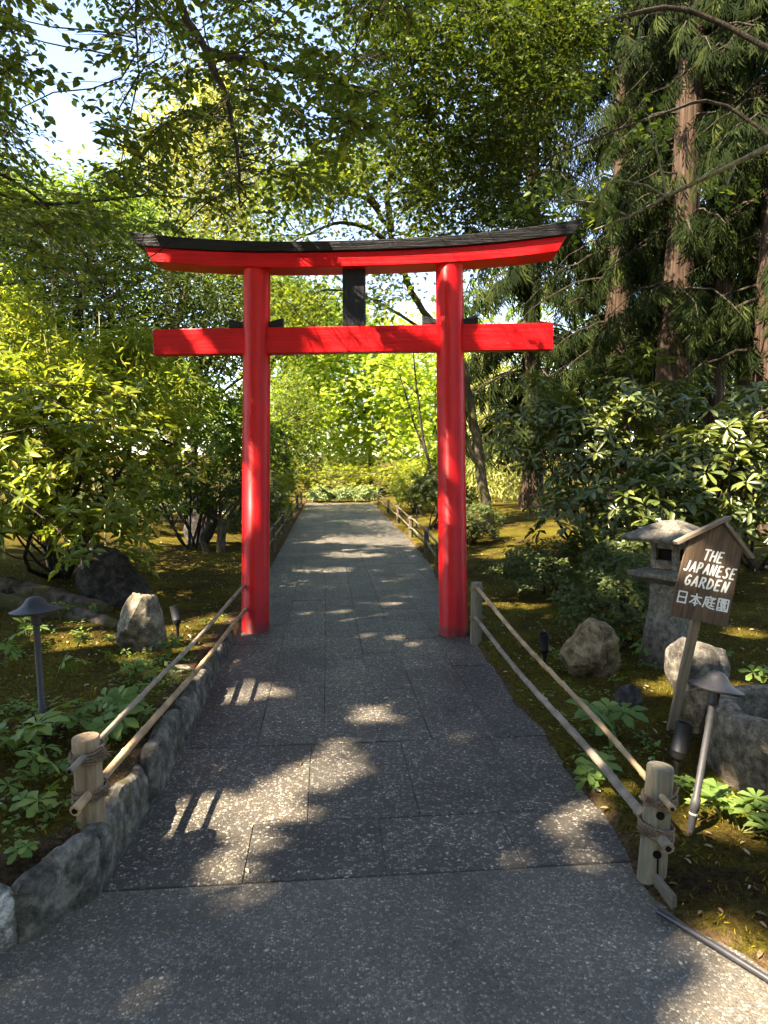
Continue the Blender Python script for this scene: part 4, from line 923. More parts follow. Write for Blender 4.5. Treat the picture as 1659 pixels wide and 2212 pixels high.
# ------------------------------------------------------------------ surface roots of the tree on the left
roots = thing('tree_root', 'thick bare tree roots creeping over the moss at the left edge', 'root', (-3.6, 6.6, float(hgt(-3.6, 6.6))))
for k, (pp, r0, r1) in enumerate([([(0, 1255, 6.9), (80, 1240, 6.9), (170, 1255, 6.7), (235, 1285, 6.5)], .16, .06), ([(0, 1305, 6.3), (90, 1310, 6.2), (190, 1325, 6.0), (270, 1345, 5.8), (330, 1330, 5.9)], .11, .035), ([(0, 1200, 7.4), (60, 1205, 7.3), (140, 1222, 7.2)], .13, .06), ([(-10, 1275, 6.6), (100, 1285, 6.5), (210, 1310, 6.3)], .08, .03)]):
    P = []
    for x, y, Yd in pp:
        w = at(x, y, Yd); P.append((w[0], w[1], float(hgt(w[0], w[1])) + .02))
    P = np.array(P); t = np.linspace(0, 1, 14); tt = np.linspace(0, 1, len(P)); pts = np.stack([np.interp(t, tt, P[:, c_]) for c_ in range(3)], 1)
    pts[1:-1] = (pts[:-2] + pts[1:-1] * 2 + pts[2:]) / 4; pts += RNG.normal(0, .012, pts.shape)
    MB().tube(pts - np.array(roots.location), np.linspace(r0, r1, 14), 12, rough=.06, seed=k).build('root', M['rootbark'], roots, smooth=True)

# ------------------------------------------------------------------ vegetation
def pix_points(poly, Yr, n, holes=()):
    poly = np.asarray(poly, float); out = []; lo, hi = poly.min(0), poly.max(0); got = 0
    while got < n:
        x = RNG.uniform(lo[0], hi[0], 4 * n); y = RNG.uniform(lo[1], hi[1], 4 * n); m = in_poly(x, y, poly)
        for h in holes: m &= ~in_poly(x, y, h)
        x, y = x[m], y[m]; p = at(x, y, RNG.uniform(Yr[0], Yr[1], len(x))); out.append(p); got += len(p)
    return np.concatenate(out)[:n]
def sprays(C, per, sx, sz, flat=0.5, droop=0.25):
    """leaf positions and directions in flattened clumps round the points C"""
    n = len(C) * per; c = np.repeat(C, per, 0); off = RNG.normal(0, 1, (n, 3)) * [sx, sx, sz]
    tl = np.repeat(RNG.normal(0, .35, (len(C), 2)), per, 0); off[:, 2] += (off[:, :2] * tl).sum(1)
    ax = unit(off * [1, 1, .4] + rv(n, sx * .6)); ax[:, 2] -= droop
    nr = np.tile([0, 0, 1.0], (n, 1)) + rv(n, 1 - flat); nr[:, :2] += tl * -0.8
    return c + off, ax, nr
def twig_sprays(C, ntw, nl, ln, droop, B_=None, base=(0, 0, 0), tk=.003, lf=.07):
    """leaves set alternately along thin twigs that fan out from the points C"""
    P, A, Nn = [], [], []
    for c in C:
        a0 = RNG.uniform(0, 6.283); fan = RNG.uniform(2.2, 4.5); tilt = RNG.normal(0, .3, 2)
        for t in range(ntw):
            a = a0 + fan * (t / ntw - .5) + RNG.normal(0, .2); d = np.array([math.cos(a), math.sin(a), 0.0]); d[2] = d[:2] @ tilt - RNG.uniform(0, droop)
            L_ = ln * RNG.uniform(.6, 1.2); s = (np.arange(nl) + 1) / nl; q = c + d * (s * L_)[:, None]; q[:, 2] -= (s ** 2) * droop * L_ * .5
            if B_ is not None: B_.tube(np.array([c, c + (q[nl // 2] - c) * 1.0, q[-1]]) - base, [tk, tk * .7, tk * .4], 3, cap=False)
            sd = np.array([-d[1], d[0], 0]) * np.where(np.arange(nl) % 2, 1, -1)[:, None]; sd[-1] *= .1
            ax = d + sd * RNG.uniform(.6, 1.1, (nl, 1)) + RNG.normal(0, .15, (nl, 3)); ax[:, 2] -= RNG.uniform(0, .5, nl) * (droop + .3)
            P.append(q + RNG.normal(0, .006, q.shape)); A.append(ax); Nn.append(np.array([-tilt[0], -tilt[1], 1.0]) + RNG.normal(0, .38, (nl, 3)))
    return np.concatenate(P), np.concatenate(A), np.concatenate(Nn)
def twigs(B_, C, src, r0=.02, seed=0, k=60, base=(0, 0, 0)):
    """limbs from the skeleton points src to some of the clump centres"""
    r = np.random.default_rng(seed); src = np.asarray(src, float)
    for c in C[r.permutation(len(C))[:k]]:
        d = np.linalg.norm(src - c, axis=1)
        if d.min() > 1.5 and np.linalg.norm(c - base) < 12: continue
        s = src[np.argmin(d + r.uniform(0, .3, len(d)))]
        p, ra = limb(s, c, r0, .004, .15, 5, int(r.integers(1e6))); B_.tube(p - np.array(base), ra, 5, cap=False)

def tree(name, label, base, limbs, C, per, sx, sz, L_, wr, kind, mat, barkm, group=None, flat=.5, droop=.25, single=0, twk=50, twr=.02, carve=False, cat='tree', tw=None):
    base = np.array(base, float); g = thing(name, label, cat, tuple(base), (0, 0, 0), group)
    B_ = MB(); src = []
    for k, (pts, r0, r1) in enumerate(limbs):
        P = np.array(pts, float); t = np.linspace(0, 1, 4 * len(P)); tt = np.linspace(0, 1, len(P)); q = np.stack([np.interp(t, tt, P[:, c_]) for c_ in range(3)], 1)
        for _ in range(2): q[1:-1] = (q[:-2] + 2 * q[1:-1] + q[2:]) / 4
        q[1:] += RNG.normal(0, r0 * .12, q[1:].shape)
        B_.tube(q - base, np.linspace(r0, r1, len(q)), 12 if r0 > .08 else 7, rough=.05, seed=k, flute=1); src.append(q[len(q) // 4:])
    src = np.concatenate(src); twigs(B_, C, src, twr, int(abs(base[0] * 100) + 5), twk, base)
    if tw: P, ax, nr = twig_sprays(C, tw[0], tw[1], tw[2], droop, B_, base)
    else: P, ax, nr = sprays(C, per, sx, sz, flat, droop)
    B_.build('trunk', barkm, g, smooth=True)
    Ln = L_ * RNG.uniform(.65, 1.2, len(P))
    m = np.ones(len(P), bool)
    if carve: m &= ~sun_gap(P, L_ * 1.2)
    m &= P[:, 2] > .05
    if carve:
        qx, qy, qd = project(P); m &= ~((qy > 455) & (qy < 800) & (qx > 250) & (qx < 1280) & (P[:, 1] < 6.7))
    leaves(P[m], ax[m], nr[m], Ln[m], wr, kind, mat, g, tuple(base), single, 'crown')
    return g

# --- broad-leaved tree overhanging from the left, in view
bp = [(-60, -200), (880, -200), (870, 120), (800, 300), (690, 400), (560, 500), (430, 500), (320, 560), (290, 640), (200, 700), (120, 600), (-60, 560)]
bh = [[(55, -40), (150, -90), (270, -20), (235, 90), (250, 160), (245, 250), (245, 350), (140, 440), (30, 410), (55, 230), (50, 150), (65, 90)], [(535, -90), (680, -90), (660, 40), (590, 70)], [(705, 20), (795, 20), (790, 120), (715, 115)], [(250, 5), (300, 0), (300, 30)]]
C1 = np.concatenate([pix_points(bp, (4.4, 6.2), 170, bh), pix_points(bp, (6.2, 9.0), 330, bh)])
C1 = C1[C1[:, 2] < 8.2]; _px, _py, _d = project(C1); C1 = C1[~((_py > 400) & (C1[:, 1] < 7.0) & (_px > 230))]
b0 = (-5.4, 5.0, float(hgt(-5.4, 5.0)))
lb = [([b0, (-5.4, 5.0, 3), (-5.3, 4.9, 6), (-5.2, 4.8, 9.5)], .34, .2), ([(-5.3, 4.9, 7.6), (-3.6, 5.2, 8.4), (-2.0, 5.5, 7.4), at(380, 0, 5.6), at(445, 110, 5.7), at(490, 210, 5.8), at(515, 330, 5.9), at(520, 450, 6.0)], .06, .008),
      ([(-5.3, 5.0, 4.6), (-4.5, 6.4, 5.0), at(20, 440, 7.6), at(180, 440, 7.6), at(320, 420, 7.6), at(430, 430, 7.6)], .035, .006), ([at(445, 110, 5.7), at(560, 140, 6.2), at(700, 170, 6.6), at(820, 200, 7)], .04, .008),
      ([at(330, -150, 5.4), at(290, 20, 5.6), at(300, 160, 5.6)], .02, .005), ([(-5.4, 5.0, 4.4), (-4.4, 6.4, 4.9), at(60, 400, 7.6), at(170, 520, 7.7), at(230, 640, 7.7)], .035, .004), ([(-5.3, 4.9, 6.5), (-2.5, 5, 9), (0.5, 5.2, 9.6)], .05, .02)]
tree('overhanging_tree', 'broad-leaved tree with oval leaves hanging over the gate from upper left', b0, lb, C1, 34, .26, .13, .068, .66, 'leaf', M['beech'], M['darkbark'], None, .55, .35, 300, 110, .007, True, tw=(6, 9, .38))

# --- tall shade trees on the sunny side, out of the picture above left
def shade_tree(label, base, cx, cy, rx, ry, z0, z1, n):
    g = thing('shade_tree', label, 'tree', (base[0], base[1], float(hgt(*base))), (0, 0, 0), 'tall shade trees beyond the left of the picture')
    bb = np.array([base[0], base[1], float(hgt(*base))]); B_ = MB()
    p, ra = limb(bb, (bb[0], bb[1], z1 - .5), .38, .1, .02, 9, 3); B_.tube(p - bb, ra, 12, rough=.05)
    ends = []
    for k in range(40):
        a = k * 2.4; e = np.array([cx + rx * .8 * math.cos(a) * RNG.uniform(.4, 1), cy + ry * .8 * math.sin(a) * RNG.uniform(.4, 1), RNG.uniform(z0, z1)])
        p2, r2 = limb(p[RNG.integers(4, 9)], e, .1, .02, .15, 12, k)
        if not sun_gap(p2, .15).any(): B_.tube(p2 - bb, r2, 6)
    B_.build('trunk', M['greybark'], g, smooth=True)
    P = []
    while sum(map(len, P)) < n:
        u = RNG.uniform(-1, 1, (n, 2)); u = u[(u ** 2).sum(1) < 1]; P.append(np.stack([cx + u[:, 0] * rx, cy + u[:, 1] * ry, RNG.uniform(z0, z1, len(u))], 1))
    P = np.concatenate(P)[:n]
    m = ~sun_gap(P, .13); P = P[m]
    ax = rv(len(P)); nr = np.tile(SUN_FROM, (len(P), 1)) + rv(len(P), .45)
    leaf_mass('crown', P, ax, nr, .26 * RNG.uniform(.7, 1.2, len(P)), .75, 'leaf', M['shade'], g, tuple(bb))
shade_tree('tall leafy shade tree standing left behind the viewer', (-11.0, -6.0), -7.2, -1.6, 4.8, 4.2, 9.3, 12.0, 12000)
shade_tree('tall leafy shade tree standing left of the gate', (-11.0, 4.0), -7.9, 3.6, 4.6, 4.4, 9.3, 12.0, 12000)
shade_tree('tall leafy shade tree standing left above the viewer', (-6.4, -4.2), -3.9, -1.2, 3.6, 3.8, 9.0, 11.5, 8000)

shade_tree('extra unseen tree behind the viewer, added to shade the rhododendrons', (-4.8, -6.0), -1.2, 2.6, 3.2, 4.6, 9.6, 12.0, 6500)  # extra crown out of view, added to keep sun off the rhododendrons

# --- spotted aucuba shrub
def rosettes(C, up, k, el, size, spread=.35):
    n = len(C) * k; c = np.repeat(C, k, 0); u = unit(np.repeat(up, k, 0) + rv(n, .08))
    a = np.tile(np.arange(k) * 6.283 / k, len(C)) + np.repeat(RNG.uniform(0, 6.28, len(C)), k) + RNG.normal(0, .25, n)
    ref = unit(np.cross(u, np.array([0.3, 1, 0.1]))); r2 = np.cross(u, ref)
    rad = ref * np.cos(a)[:, None] + r2 * np.sin(a)[:, None]
    e = RNG.normal(el, .28, n)[:, None]; ax = unit(rad + u * e); nr = u - rad * e
    return c + rad * .01 + rv(n, .012), ax, nr, size * RNG.uniform(.7, 1.15, n)
def shell(c, r, n, inner=.55, front=0.5):
    d = unit(RNG.normal(0, 1, (n * 3, 3))); d = d[(d[:, 2] > -.65)]; d = d[(d[:, 1] < .5) | (RNG.random(len(d)) > front)][:n]
    k = RNG.uniform(inner ** 3, 1, len(d)) ** (1 / 3)
    lump = 1 + .16 * np.sin(d[:, 0] * 7 + c[0] * 3) * np.sin(d[:, 2] * 6 + c[1]) + .10 * np.sin(d[:, 1] * 11 + d[:, 2] * 9)
    return np.array(c) + d * (k * lump)[:, None] * np.array(r), d
def shrub(name, label, base, blobs, n, k, el, size, wr, kind, mat, barkm, group=None, single=0, stems=9, upw=.6, sr=.02, cat='shrub', inner=.5, stem_h=0.3, front=.5):
    bz = float(hgt(*base)); b = np.array([base[0], base[1], bz]); g = thing(name, label, cat, tuple(b), (0, 0, 0), group)
    tot = sum(r[0] * r[1] * r[2] for _, r in blobs) ; CC, DD = [], []
    for c, r in blobs:
        c_, d_ = shell(c, r, int(n * r[0] * r[1] * r[2] / tot), inner, front); CC.append(c_); DD.append(d_)
    C, D = np.concatenate(CC), np.concatenate(DD); m = C[:, 2] > bz + .03; C, D = C[m], D[m]
    B_ = MB(); r_ = np.random.default_rng(int(abs(base[0]) * 97) + 1)
    for s in range(stems):
        c, r = blobs[s % len(blobs)]; e = np.array(c) + r_.normal(0, .35, 3) * np.array(r); e[2] = max(e[2], bz + .3)
        p, ra = limb((r_.normal(0, .08), r_.normal(0, .08), -.05), e - b, sr * r_.uniform(.8, 1.4), sr * .3, .18, 7, s); B_.tube(p, ra, 7)
        for c2 in C[r_.permutation(len(C))[:6]]:
            p2, ra2 = limb(p[r_.integers(3, 8)], c2 - b, sr * .35, .003, .15, 4, s); B_.tube(p2, ra2, 4, cap=False)
    B_.build('stems', barkm, g, smooth=True)
    up = unit(D * (1 - upw) + np.array([0, 0, 1.0]) * upw + rv(len(D), .25))
    P, ax, nr, Ln = rosettes(C, up, k, el, size)
    leaves(P, ax, nr, Ln, wr, kind, mat, g, tuple(b), single)
    return g
shrub('spotted_laurel_shrub', 'large yellow-green spotted-leaf shrub filling the left side before the bamboo', (-3.25, 8.3),
      [((-2.55, 7.4, 1.35), (.85, .7, .75)), ((-3.4, 7.6, 1.75), (1.0, .8, .85)), ((-4.1, 8.2, 2.0), (1.1, 1.0, 1.0)), ((-2.75, 8.2, 2.15), (.9, .8, .75)), ((-1.95, 8.1, 1.75), (.55, .6, .6)), ((-2.35, 6.9, .85), (.55, .45, .5)), ((-3.5, 7.2, 1.05), (.9, .5, .5))], 1050, 7, .12, .155, .36, 'leaf', M['aucuba'], M['darkbark'], None, 300, 12, .55, .028, inner=.35)
# --- bamboo
def bamboo(label, spots, C, base):
    b = np.array([base[0], base[1], float(hgt(*base))]); g = thing('bamboo_clump', label, 'bamboo', tuple(b))
    for k, (x, y, h) in enumerate(spots):
        z = float(hgt(x, y)); p0 = np.array([x, y, z - .05]); p1 = p0 + [RNG.normal(0, .25), RNG.normal(0, .25), h]; n = int(h / .22); B_ = MB(); pts, rad = [], []
        for q in range(n):
            for f, mlt in ((0, 1.15), (.06, .97), (.94, .97)): pts.append(p0 + (p1 - p0) * (q + f) / n); rad.append(.014 * mlt * (1 - .5 * q / n))
        B_.tube(np.array(pts) - b, rad, 7).build('culm', M['culm'], g, smooth=True)
    P, ax, nr = sprays(C, 14, .12, .10, .3, .45); leaf_mass('leaf_mass', P, ax, nr, .15 * RNG.uniform(.6, 1.2, len(P)), .17, 'leaf', M['bamboo'], g, tuple(b))
Cb = np.concatenate([pix_points([(-40, 600), (20, 560), (60, 640), (130, 690), (190, 760), (330, 740), (420, 800), (420, 900), (-40, 900)], (8.8, 10.5), 520), pix_points([(220, 800), (270, 700), (300, 720), (320, 780), (360, 800)], (9, 9.6), 60)])
bamboo('clump of yellow-green bamboo rising behind the spotted-leaf shrub', [(x, y, RNG.uniform(2.6, 4.6)) for x, y in np.stack([RNG.uniform(-5.6, -3.0, 26), RNG.uniform(9.0, 10.6, 26)], 1)], Cb, (-4.2, 9.6))
# --- dark evergreens and trees behind, left
def simple_tree(name, label, bx, by, poly, Yr, nC, per, sx, sz, L_, wr, kind, mat, top, r0=.16, barkm='darkbark', group=None, flat=.4, droop=.25, holes=(), cat='tree', forks=5):
    C = pix_points(poly, Yr, nC, holes); bz = float(hgt(bx, by)); b = (bx, by, bz)
    lim = [([b, (bx + RNG.normal(0, .15), by, bz + top * .35), (bx + RNG.normal(0, .3), by, bz + top * .75)], r0, r0 * .35)]
    for k in range(forks):
        e = C[RNG.integers(0, len(C))]; s = np.array([bx, by, bz + top * RNG.uniform(.25, .6)]); lim.append(([s, (s + e) / 2 + [0, 0, .2], e], r0 * .4, r0 * .08))
    return tree(name, label, b, lim, C, per, sx, sz, L_, wr, kind, mat, M[barkm], group, flat, droop, 0, 40, r0 * .12, False, cat)
simple_tree('evergreen_tree', 'dense dark evergreen tree behind the bamboo on the left', -5.6, 14.5, [(-40, 470), (60, 440), (200, 470), (330, 540), (400, 590), (480, 600), (530, 700), (520, 800), (300, 820), (-40, 780)], (12.8, 15.5), 900, 26, .28, .22, .13, .30, 'leaf', M['yew'], 6.5, .2)
simple_tree('laurel_tree', 'fresh green leafy tree topping the dark evergreen on the left', -7.8, 17.5, [(-40, 330), (20, 390), (110, 400), (230, 400), (330, 450), (390, 520), (330, 560), (200, 500), (-40, 500)], (16, 19), 330, 26, .35, .22, .17, .42, 'leaf', M['laurel'], 8, .2)
simple_tree('pale_tree', 'tall pale sunlit tree rising far behind the left end of the gate', -7.5, 33, [(290, 420), (300, 300), (380, 230), (430, 130), (520, 190), (560, 330), (580, 520), (440, 545), (330, 500)], (30, 36), 420, 28, .7, .6, .30, .32, 'leaf', M['pale'], 17, .3, 'greybark')
simple_tree('leafy_tree', 'leafy tree with yellow-green leaves seen just left of the left pillar', -3.6, 17.5, [(380, 560), (470, 520), (560, 520), (620, 600), (640, 760), (540, 800), (440, 770), (430, 640)], (16.5, 20), 240, 26, .35, .2, .13, .5, 'leaf', M['maple2'], 7, .13)
shrub('broadleaf_shrub', 'glossy bright green shrub behind the left pillar above the clipped tree', (-2.4, 11.6), [((-2.25, 11.4, 2.3), (.9, .7, 1.0)), ((-1.6, 11.8, 2.0), (.65, .6, .9)), ((-3.0, 11.6, 2.7), (.8, .7, .7)), ((-2.6, 11.3, 1.25), (.9, .55, .7))], 600, 7, .15, .15, .36, 'leaf', M['laurel'], M['darkbark'], None, 120, 8)
# --- clipped small tree and shrubs by the path
shrub('clipped_pine_tree', 'small dark clipped tree with twisted trunk left of the path', (-1.87, 11.2), [((-1.7, 11.1, 1.15), (.5, .45, .22)), ((-1.45, 11.3, 1.5), (.45, .4, .2)), ((-2.0, 11.4, .85), (.35, .35, .16))], 700, 5, .35, .06, .2, 'whorl', M['yew'], M['greybark'], None, 0, 3, .7, .05, 'tree', .2)
RS = 'rounded shrubs lining the far path'
shrub('rounded_shrub', 'rounded dark green shrub left of the path behind the left pillar', (-1.45, 12.6), [((-1.45, 12.6, .7), (.55, .6, .68)), ((-1.5, 13.7, .85), (.6, .6, .8))], 1000, 5, .3, .085, .5, 'whorl', M['azalea'], M['darkbark'], RS, 0, 7, .5, .02, inner=.6)
shrub('rounded_shrub', 'second rounded shrub farther along the left of the path', (-1.6, 16.6), [((-1.5, 16.4, .85), (.62, .7, .85)), ((-1.6, 18.2, 1.0), (.7, .8, .95))], 1000, 5, .3, .09, .5, 'whorl', M['hedge'], M['darkbark'], RS, 0, 7, .5, .02, inner=.6)
shrub('rounded_shrub', 'rounded dark shrub with bare stems right of the far path', (2.65, 15.6), [((2.7, 15.6, 1.0), (.7, .7, .6)), ((3.2, 15.4, .75), (.5, .5, .4))], 850, 5, .3, .085, .5, 'whorl', M['azalea'], M['darkbark'], RS, 0, 9, .5, .022, inner=.5)
shrub('broadleaf_shrub', 'tall leafy sunlit shrub left of the far path', (-2.3, 16.5), [((-2.2, 16.5, 2.2), (.9, .8, 1.5)), ((-1.5, 18.5, 1.8), (.6, .7, 1.2))], 520, 7, .15, .17, .36, 'leaf', M['laurel'], M['darkbark'], None, 0, 8)
shrub('evergreen_shrub', 'dark spreading evergreen shrub in the shade behind the spotted-leaf shrub', (-4.6, 13.0), [((-4.4, 12.9, .75), (1.3, .6, .7)), ((-6.0, 13.2, .9), (1.2, .6, .8)), ((-3.2, 14.2, .9), (.7, .6, .8))], 1100, 5, .3, .12, .45, 'whorl', M['yew'], M['darkbark'], None, 0, 8, .5, .02, inner=.4)
shrub('rounded_shrub', 'sunlit rounded shrub farther along the right of the path', (2.8, 20.5), [((2.8, 20.5, .8), (.7, .8, .75)), ((3.0, 22.2, .9), (.8, .9, .85))], 900, 5, .3, .1, .5, 'whorl', M['hedge'], M['darkbark'], RS, 0, 7, .5, .02, inner=.6)
shrub('rounded_shrub', 'farthest rounded shrub on the left before the path end', (-1.9, 23.0), [((-1.8, 22.6, 1.0), (.8, .9, .95)), ((-1.9, 24.8, 1.1), (.8, .9, 1.05))], 900, 5, .3, .11, .5, 'whorl', M['laurel'], M['darkbark'], RS, 0, 7, .5, .02, inner=.6)
shrub('rounded_shrub', 'low dark rounded shrub beside the leaning maple trunk', (2.9, 12.6), [((2.9, 12.6, .45), (.6, .55, .42))], 500, 5, .3, .07, .5, 'whorl', M['azalea'], M['darkbark'], RS, 0, 7, .5, .02, inner=.6)
# --- bright maples at the end of the path
MG = 'bright maples closing the end of the path'
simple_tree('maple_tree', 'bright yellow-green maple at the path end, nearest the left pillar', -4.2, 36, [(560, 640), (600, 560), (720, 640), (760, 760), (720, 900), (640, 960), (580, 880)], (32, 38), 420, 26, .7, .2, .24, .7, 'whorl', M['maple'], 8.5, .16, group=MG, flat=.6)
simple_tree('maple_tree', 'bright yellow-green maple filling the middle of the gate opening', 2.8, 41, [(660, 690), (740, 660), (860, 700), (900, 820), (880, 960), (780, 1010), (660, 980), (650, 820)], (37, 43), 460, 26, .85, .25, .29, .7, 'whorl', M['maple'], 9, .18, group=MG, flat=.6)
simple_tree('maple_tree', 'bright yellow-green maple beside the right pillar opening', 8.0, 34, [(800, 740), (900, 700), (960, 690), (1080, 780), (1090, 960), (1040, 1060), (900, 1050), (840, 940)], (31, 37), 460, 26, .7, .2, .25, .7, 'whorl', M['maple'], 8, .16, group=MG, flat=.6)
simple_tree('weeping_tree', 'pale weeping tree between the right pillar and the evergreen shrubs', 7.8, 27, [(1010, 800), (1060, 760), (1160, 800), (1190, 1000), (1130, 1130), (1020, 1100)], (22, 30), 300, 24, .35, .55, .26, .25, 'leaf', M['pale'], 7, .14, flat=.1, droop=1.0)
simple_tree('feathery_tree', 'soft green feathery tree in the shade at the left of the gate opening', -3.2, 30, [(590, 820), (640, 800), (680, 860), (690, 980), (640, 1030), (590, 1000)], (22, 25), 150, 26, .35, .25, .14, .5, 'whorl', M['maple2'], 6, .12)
# thin two-stemmed sapling
b = gnd(950, 1090, .05); tp = [(b[0], 15.5), ]
sb = np.array([at(950, 1085, 18)[0], 18.0, 0.05])
tree('sapling_tree', 'thin two-stemmed sapling leaning in front of the bright maples', tuple(sb), [([sb, at(930, 1010, 18), at(915, 960, 18), at(905, 880, 18), at(893, 780, 18), at(895, 700, 18)], .06, .012), ([at(925, 990, 18), at(895, 920, 18), at(875, 850, 18), at(862, 800, 18), at(800, 780, 17.8)], .035, .008), ([at(900, 850, 18), at(870, 820, 18.1), at(820, 815, 18.2)], .02, .006)],
     pix_points([(760, 760), (870, 690), (940, 700), (945, 820), (880, 850), (780, 830)], (17.4, 18.8), 26), 18, .22, .05, .11, .7, 'whorl', M['maple'], M['darkbark'], None, .7, .2, 0, 14, .01)
# hedge and silvery plants at the end
shrub('clipped_hedge', 'low flat-topped yellow-green hedge across the end of the path', (1.0, 31.5), [((-2.2, 31.5, .85), (1.7, .6, .75)), ((0.4, 31.5, .85), (1.7, .6, .75)), ((3.0, 31.5, .85), (1.7, .6, .75)), ((5.4, 31.5, .85), (1.5, .6, .75))], 1800, 5, .3, .13, .5, 'whorl', M['hedge'], M['darkbark'], None, 0, 8, .8, .03, 'hedge', .7)
for k, (x, y, lab) in enumerate([(-.2, 28.7, 'left one of the silvery plants below the hedge'), (0.7, 28.9, 'middle one of the silvery plants below the hedge'), (1.7, 28.7, 'right one of the silvery plants below the hedge')]):
    shrub('silvery_plant', lab, (x, y), [((x, y, .3), (.6, .4, .35))], 150, 6, .2, .17, .3, 'leaf', M['silver'], M['stem'], 'silvery plants below the hedge', 0, 5, .6, .012, 'plant', .3)
# --- leaning maple right of the gate, its fine crown in the sky window
mb = np.array([3.85, 15.1, float(hgt(3.85, 15.1)) - .05])
mtr = [([mb, at(1045, 1050, 15), at(1030, 950, 15), at(1012, 850, 14.9), at(1000, 790, 14.9), at(930, 700, 14.8), at(880, 610, 14.7), at(845, 500, 14.6), at(800, 430, 14.3), at(700, 400, 14)], .14, .03),
       ([at(1035, 1010, 15), at(1010, 960, 14.9), at(1000, 900, 14.8), at(1005, 820, 14.7), at(985, 760, 14.6)], .07, .02), ([at(850, 540, 14.6), at(800, 490, 14.2), at(720, 480, 13.8), at(640, 520, 13.5)], .07, .012),
       ([at(870, 590, 14.6), at(820, 550, 14.2), at(740, 545, 13.8), at(660, 570, 13.4)], .06, .012), ([at(845, 500, 14.5), at(835, 420, 14.6), at(860, 300, 14.8), at(900, 150, 15)], .08, .02), ([at(960, 740, 14.7), at(800, 640, 14.2), at(700, 620, 13.8), at(620, 680, 13.6)], .04, .01), ([at(820, 450, 14.3), at(760, 370, 14.2), at(650, 350, 14)], .05, .01)]
Cm = np.concatenate([pix_points([(540, 420), (620, 340), (760, 320), (860, 400), (880, 520), (840, 640), (700, 660), (590, 650), (560, 540)], (12.8, 15), 150), pix_points([(560, 380), (680, 330), (820, 320), (850, 380), (720, 420), (600, 440)], (12.8, 15), 150), pix_points([(580, 600), (700, 640), (720, 720), (590, 730)], (13, 15), 45), pix_points([(800, 560), (900, 560), (880, 640), (800, 720)], (13, 15), 35), pix_points([(880, 300), (950, 320), (960, 560), (890, 540)], (13, 15), 90)])
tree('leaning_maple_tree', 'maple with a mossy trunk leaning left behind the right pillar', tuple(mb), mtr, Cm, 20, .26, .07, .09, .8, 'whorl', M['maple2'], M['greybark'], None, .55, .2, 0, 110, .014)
# --- fine-leaved tree over the right of the gate
Ck = np.concatenate([pix_points([(760, -60), (1330, -60), (1300, 120), (1180, 300), (1050, 420), (930, 470), (850, 380), (790, 200)], (9, 13), 480), pix_points([(1040, 300), (1150, 330), (1180, 500), (1060, 560), (960, 520)], (9, 12), 60)])
kb = (10.6, 10.6, float(hgt(10.6, 10.6)))
tree('fine_leaved_tree', 'fine-leaved green tree spreading over the right half of the gate from above', kb, [([kb, (10.4, 10.6, 4), (9.6, 10.7, 8), (8.0, 10.7, 11), (6.4, 10.7, 12)], .2, .06), ([(9.8, 10.7, 7.4), at(1480, 0, 11), at(1300, 50, 11), at(1100, 120, 11), at(950, 200, 11)], .05, .01), ([(10.2, 10.6, 5), at(1560, 200, 10.8), at(1420, 250, 10.8), at(1280, 300, 10.8), at(1120, 370, 10.8)], .035, .008), ([(8.4, 10.7, 10.5), at(1150, -40, 11), at(950, 60, 11), at(820, 150, 11)], .07, .012)],
     Ck, 30, .27, .16, .075, .72, 'leaf', M['katsura'], M['darkbark'], None, .45, .45, 0, 160, .01, tw=(7, 10, .55))
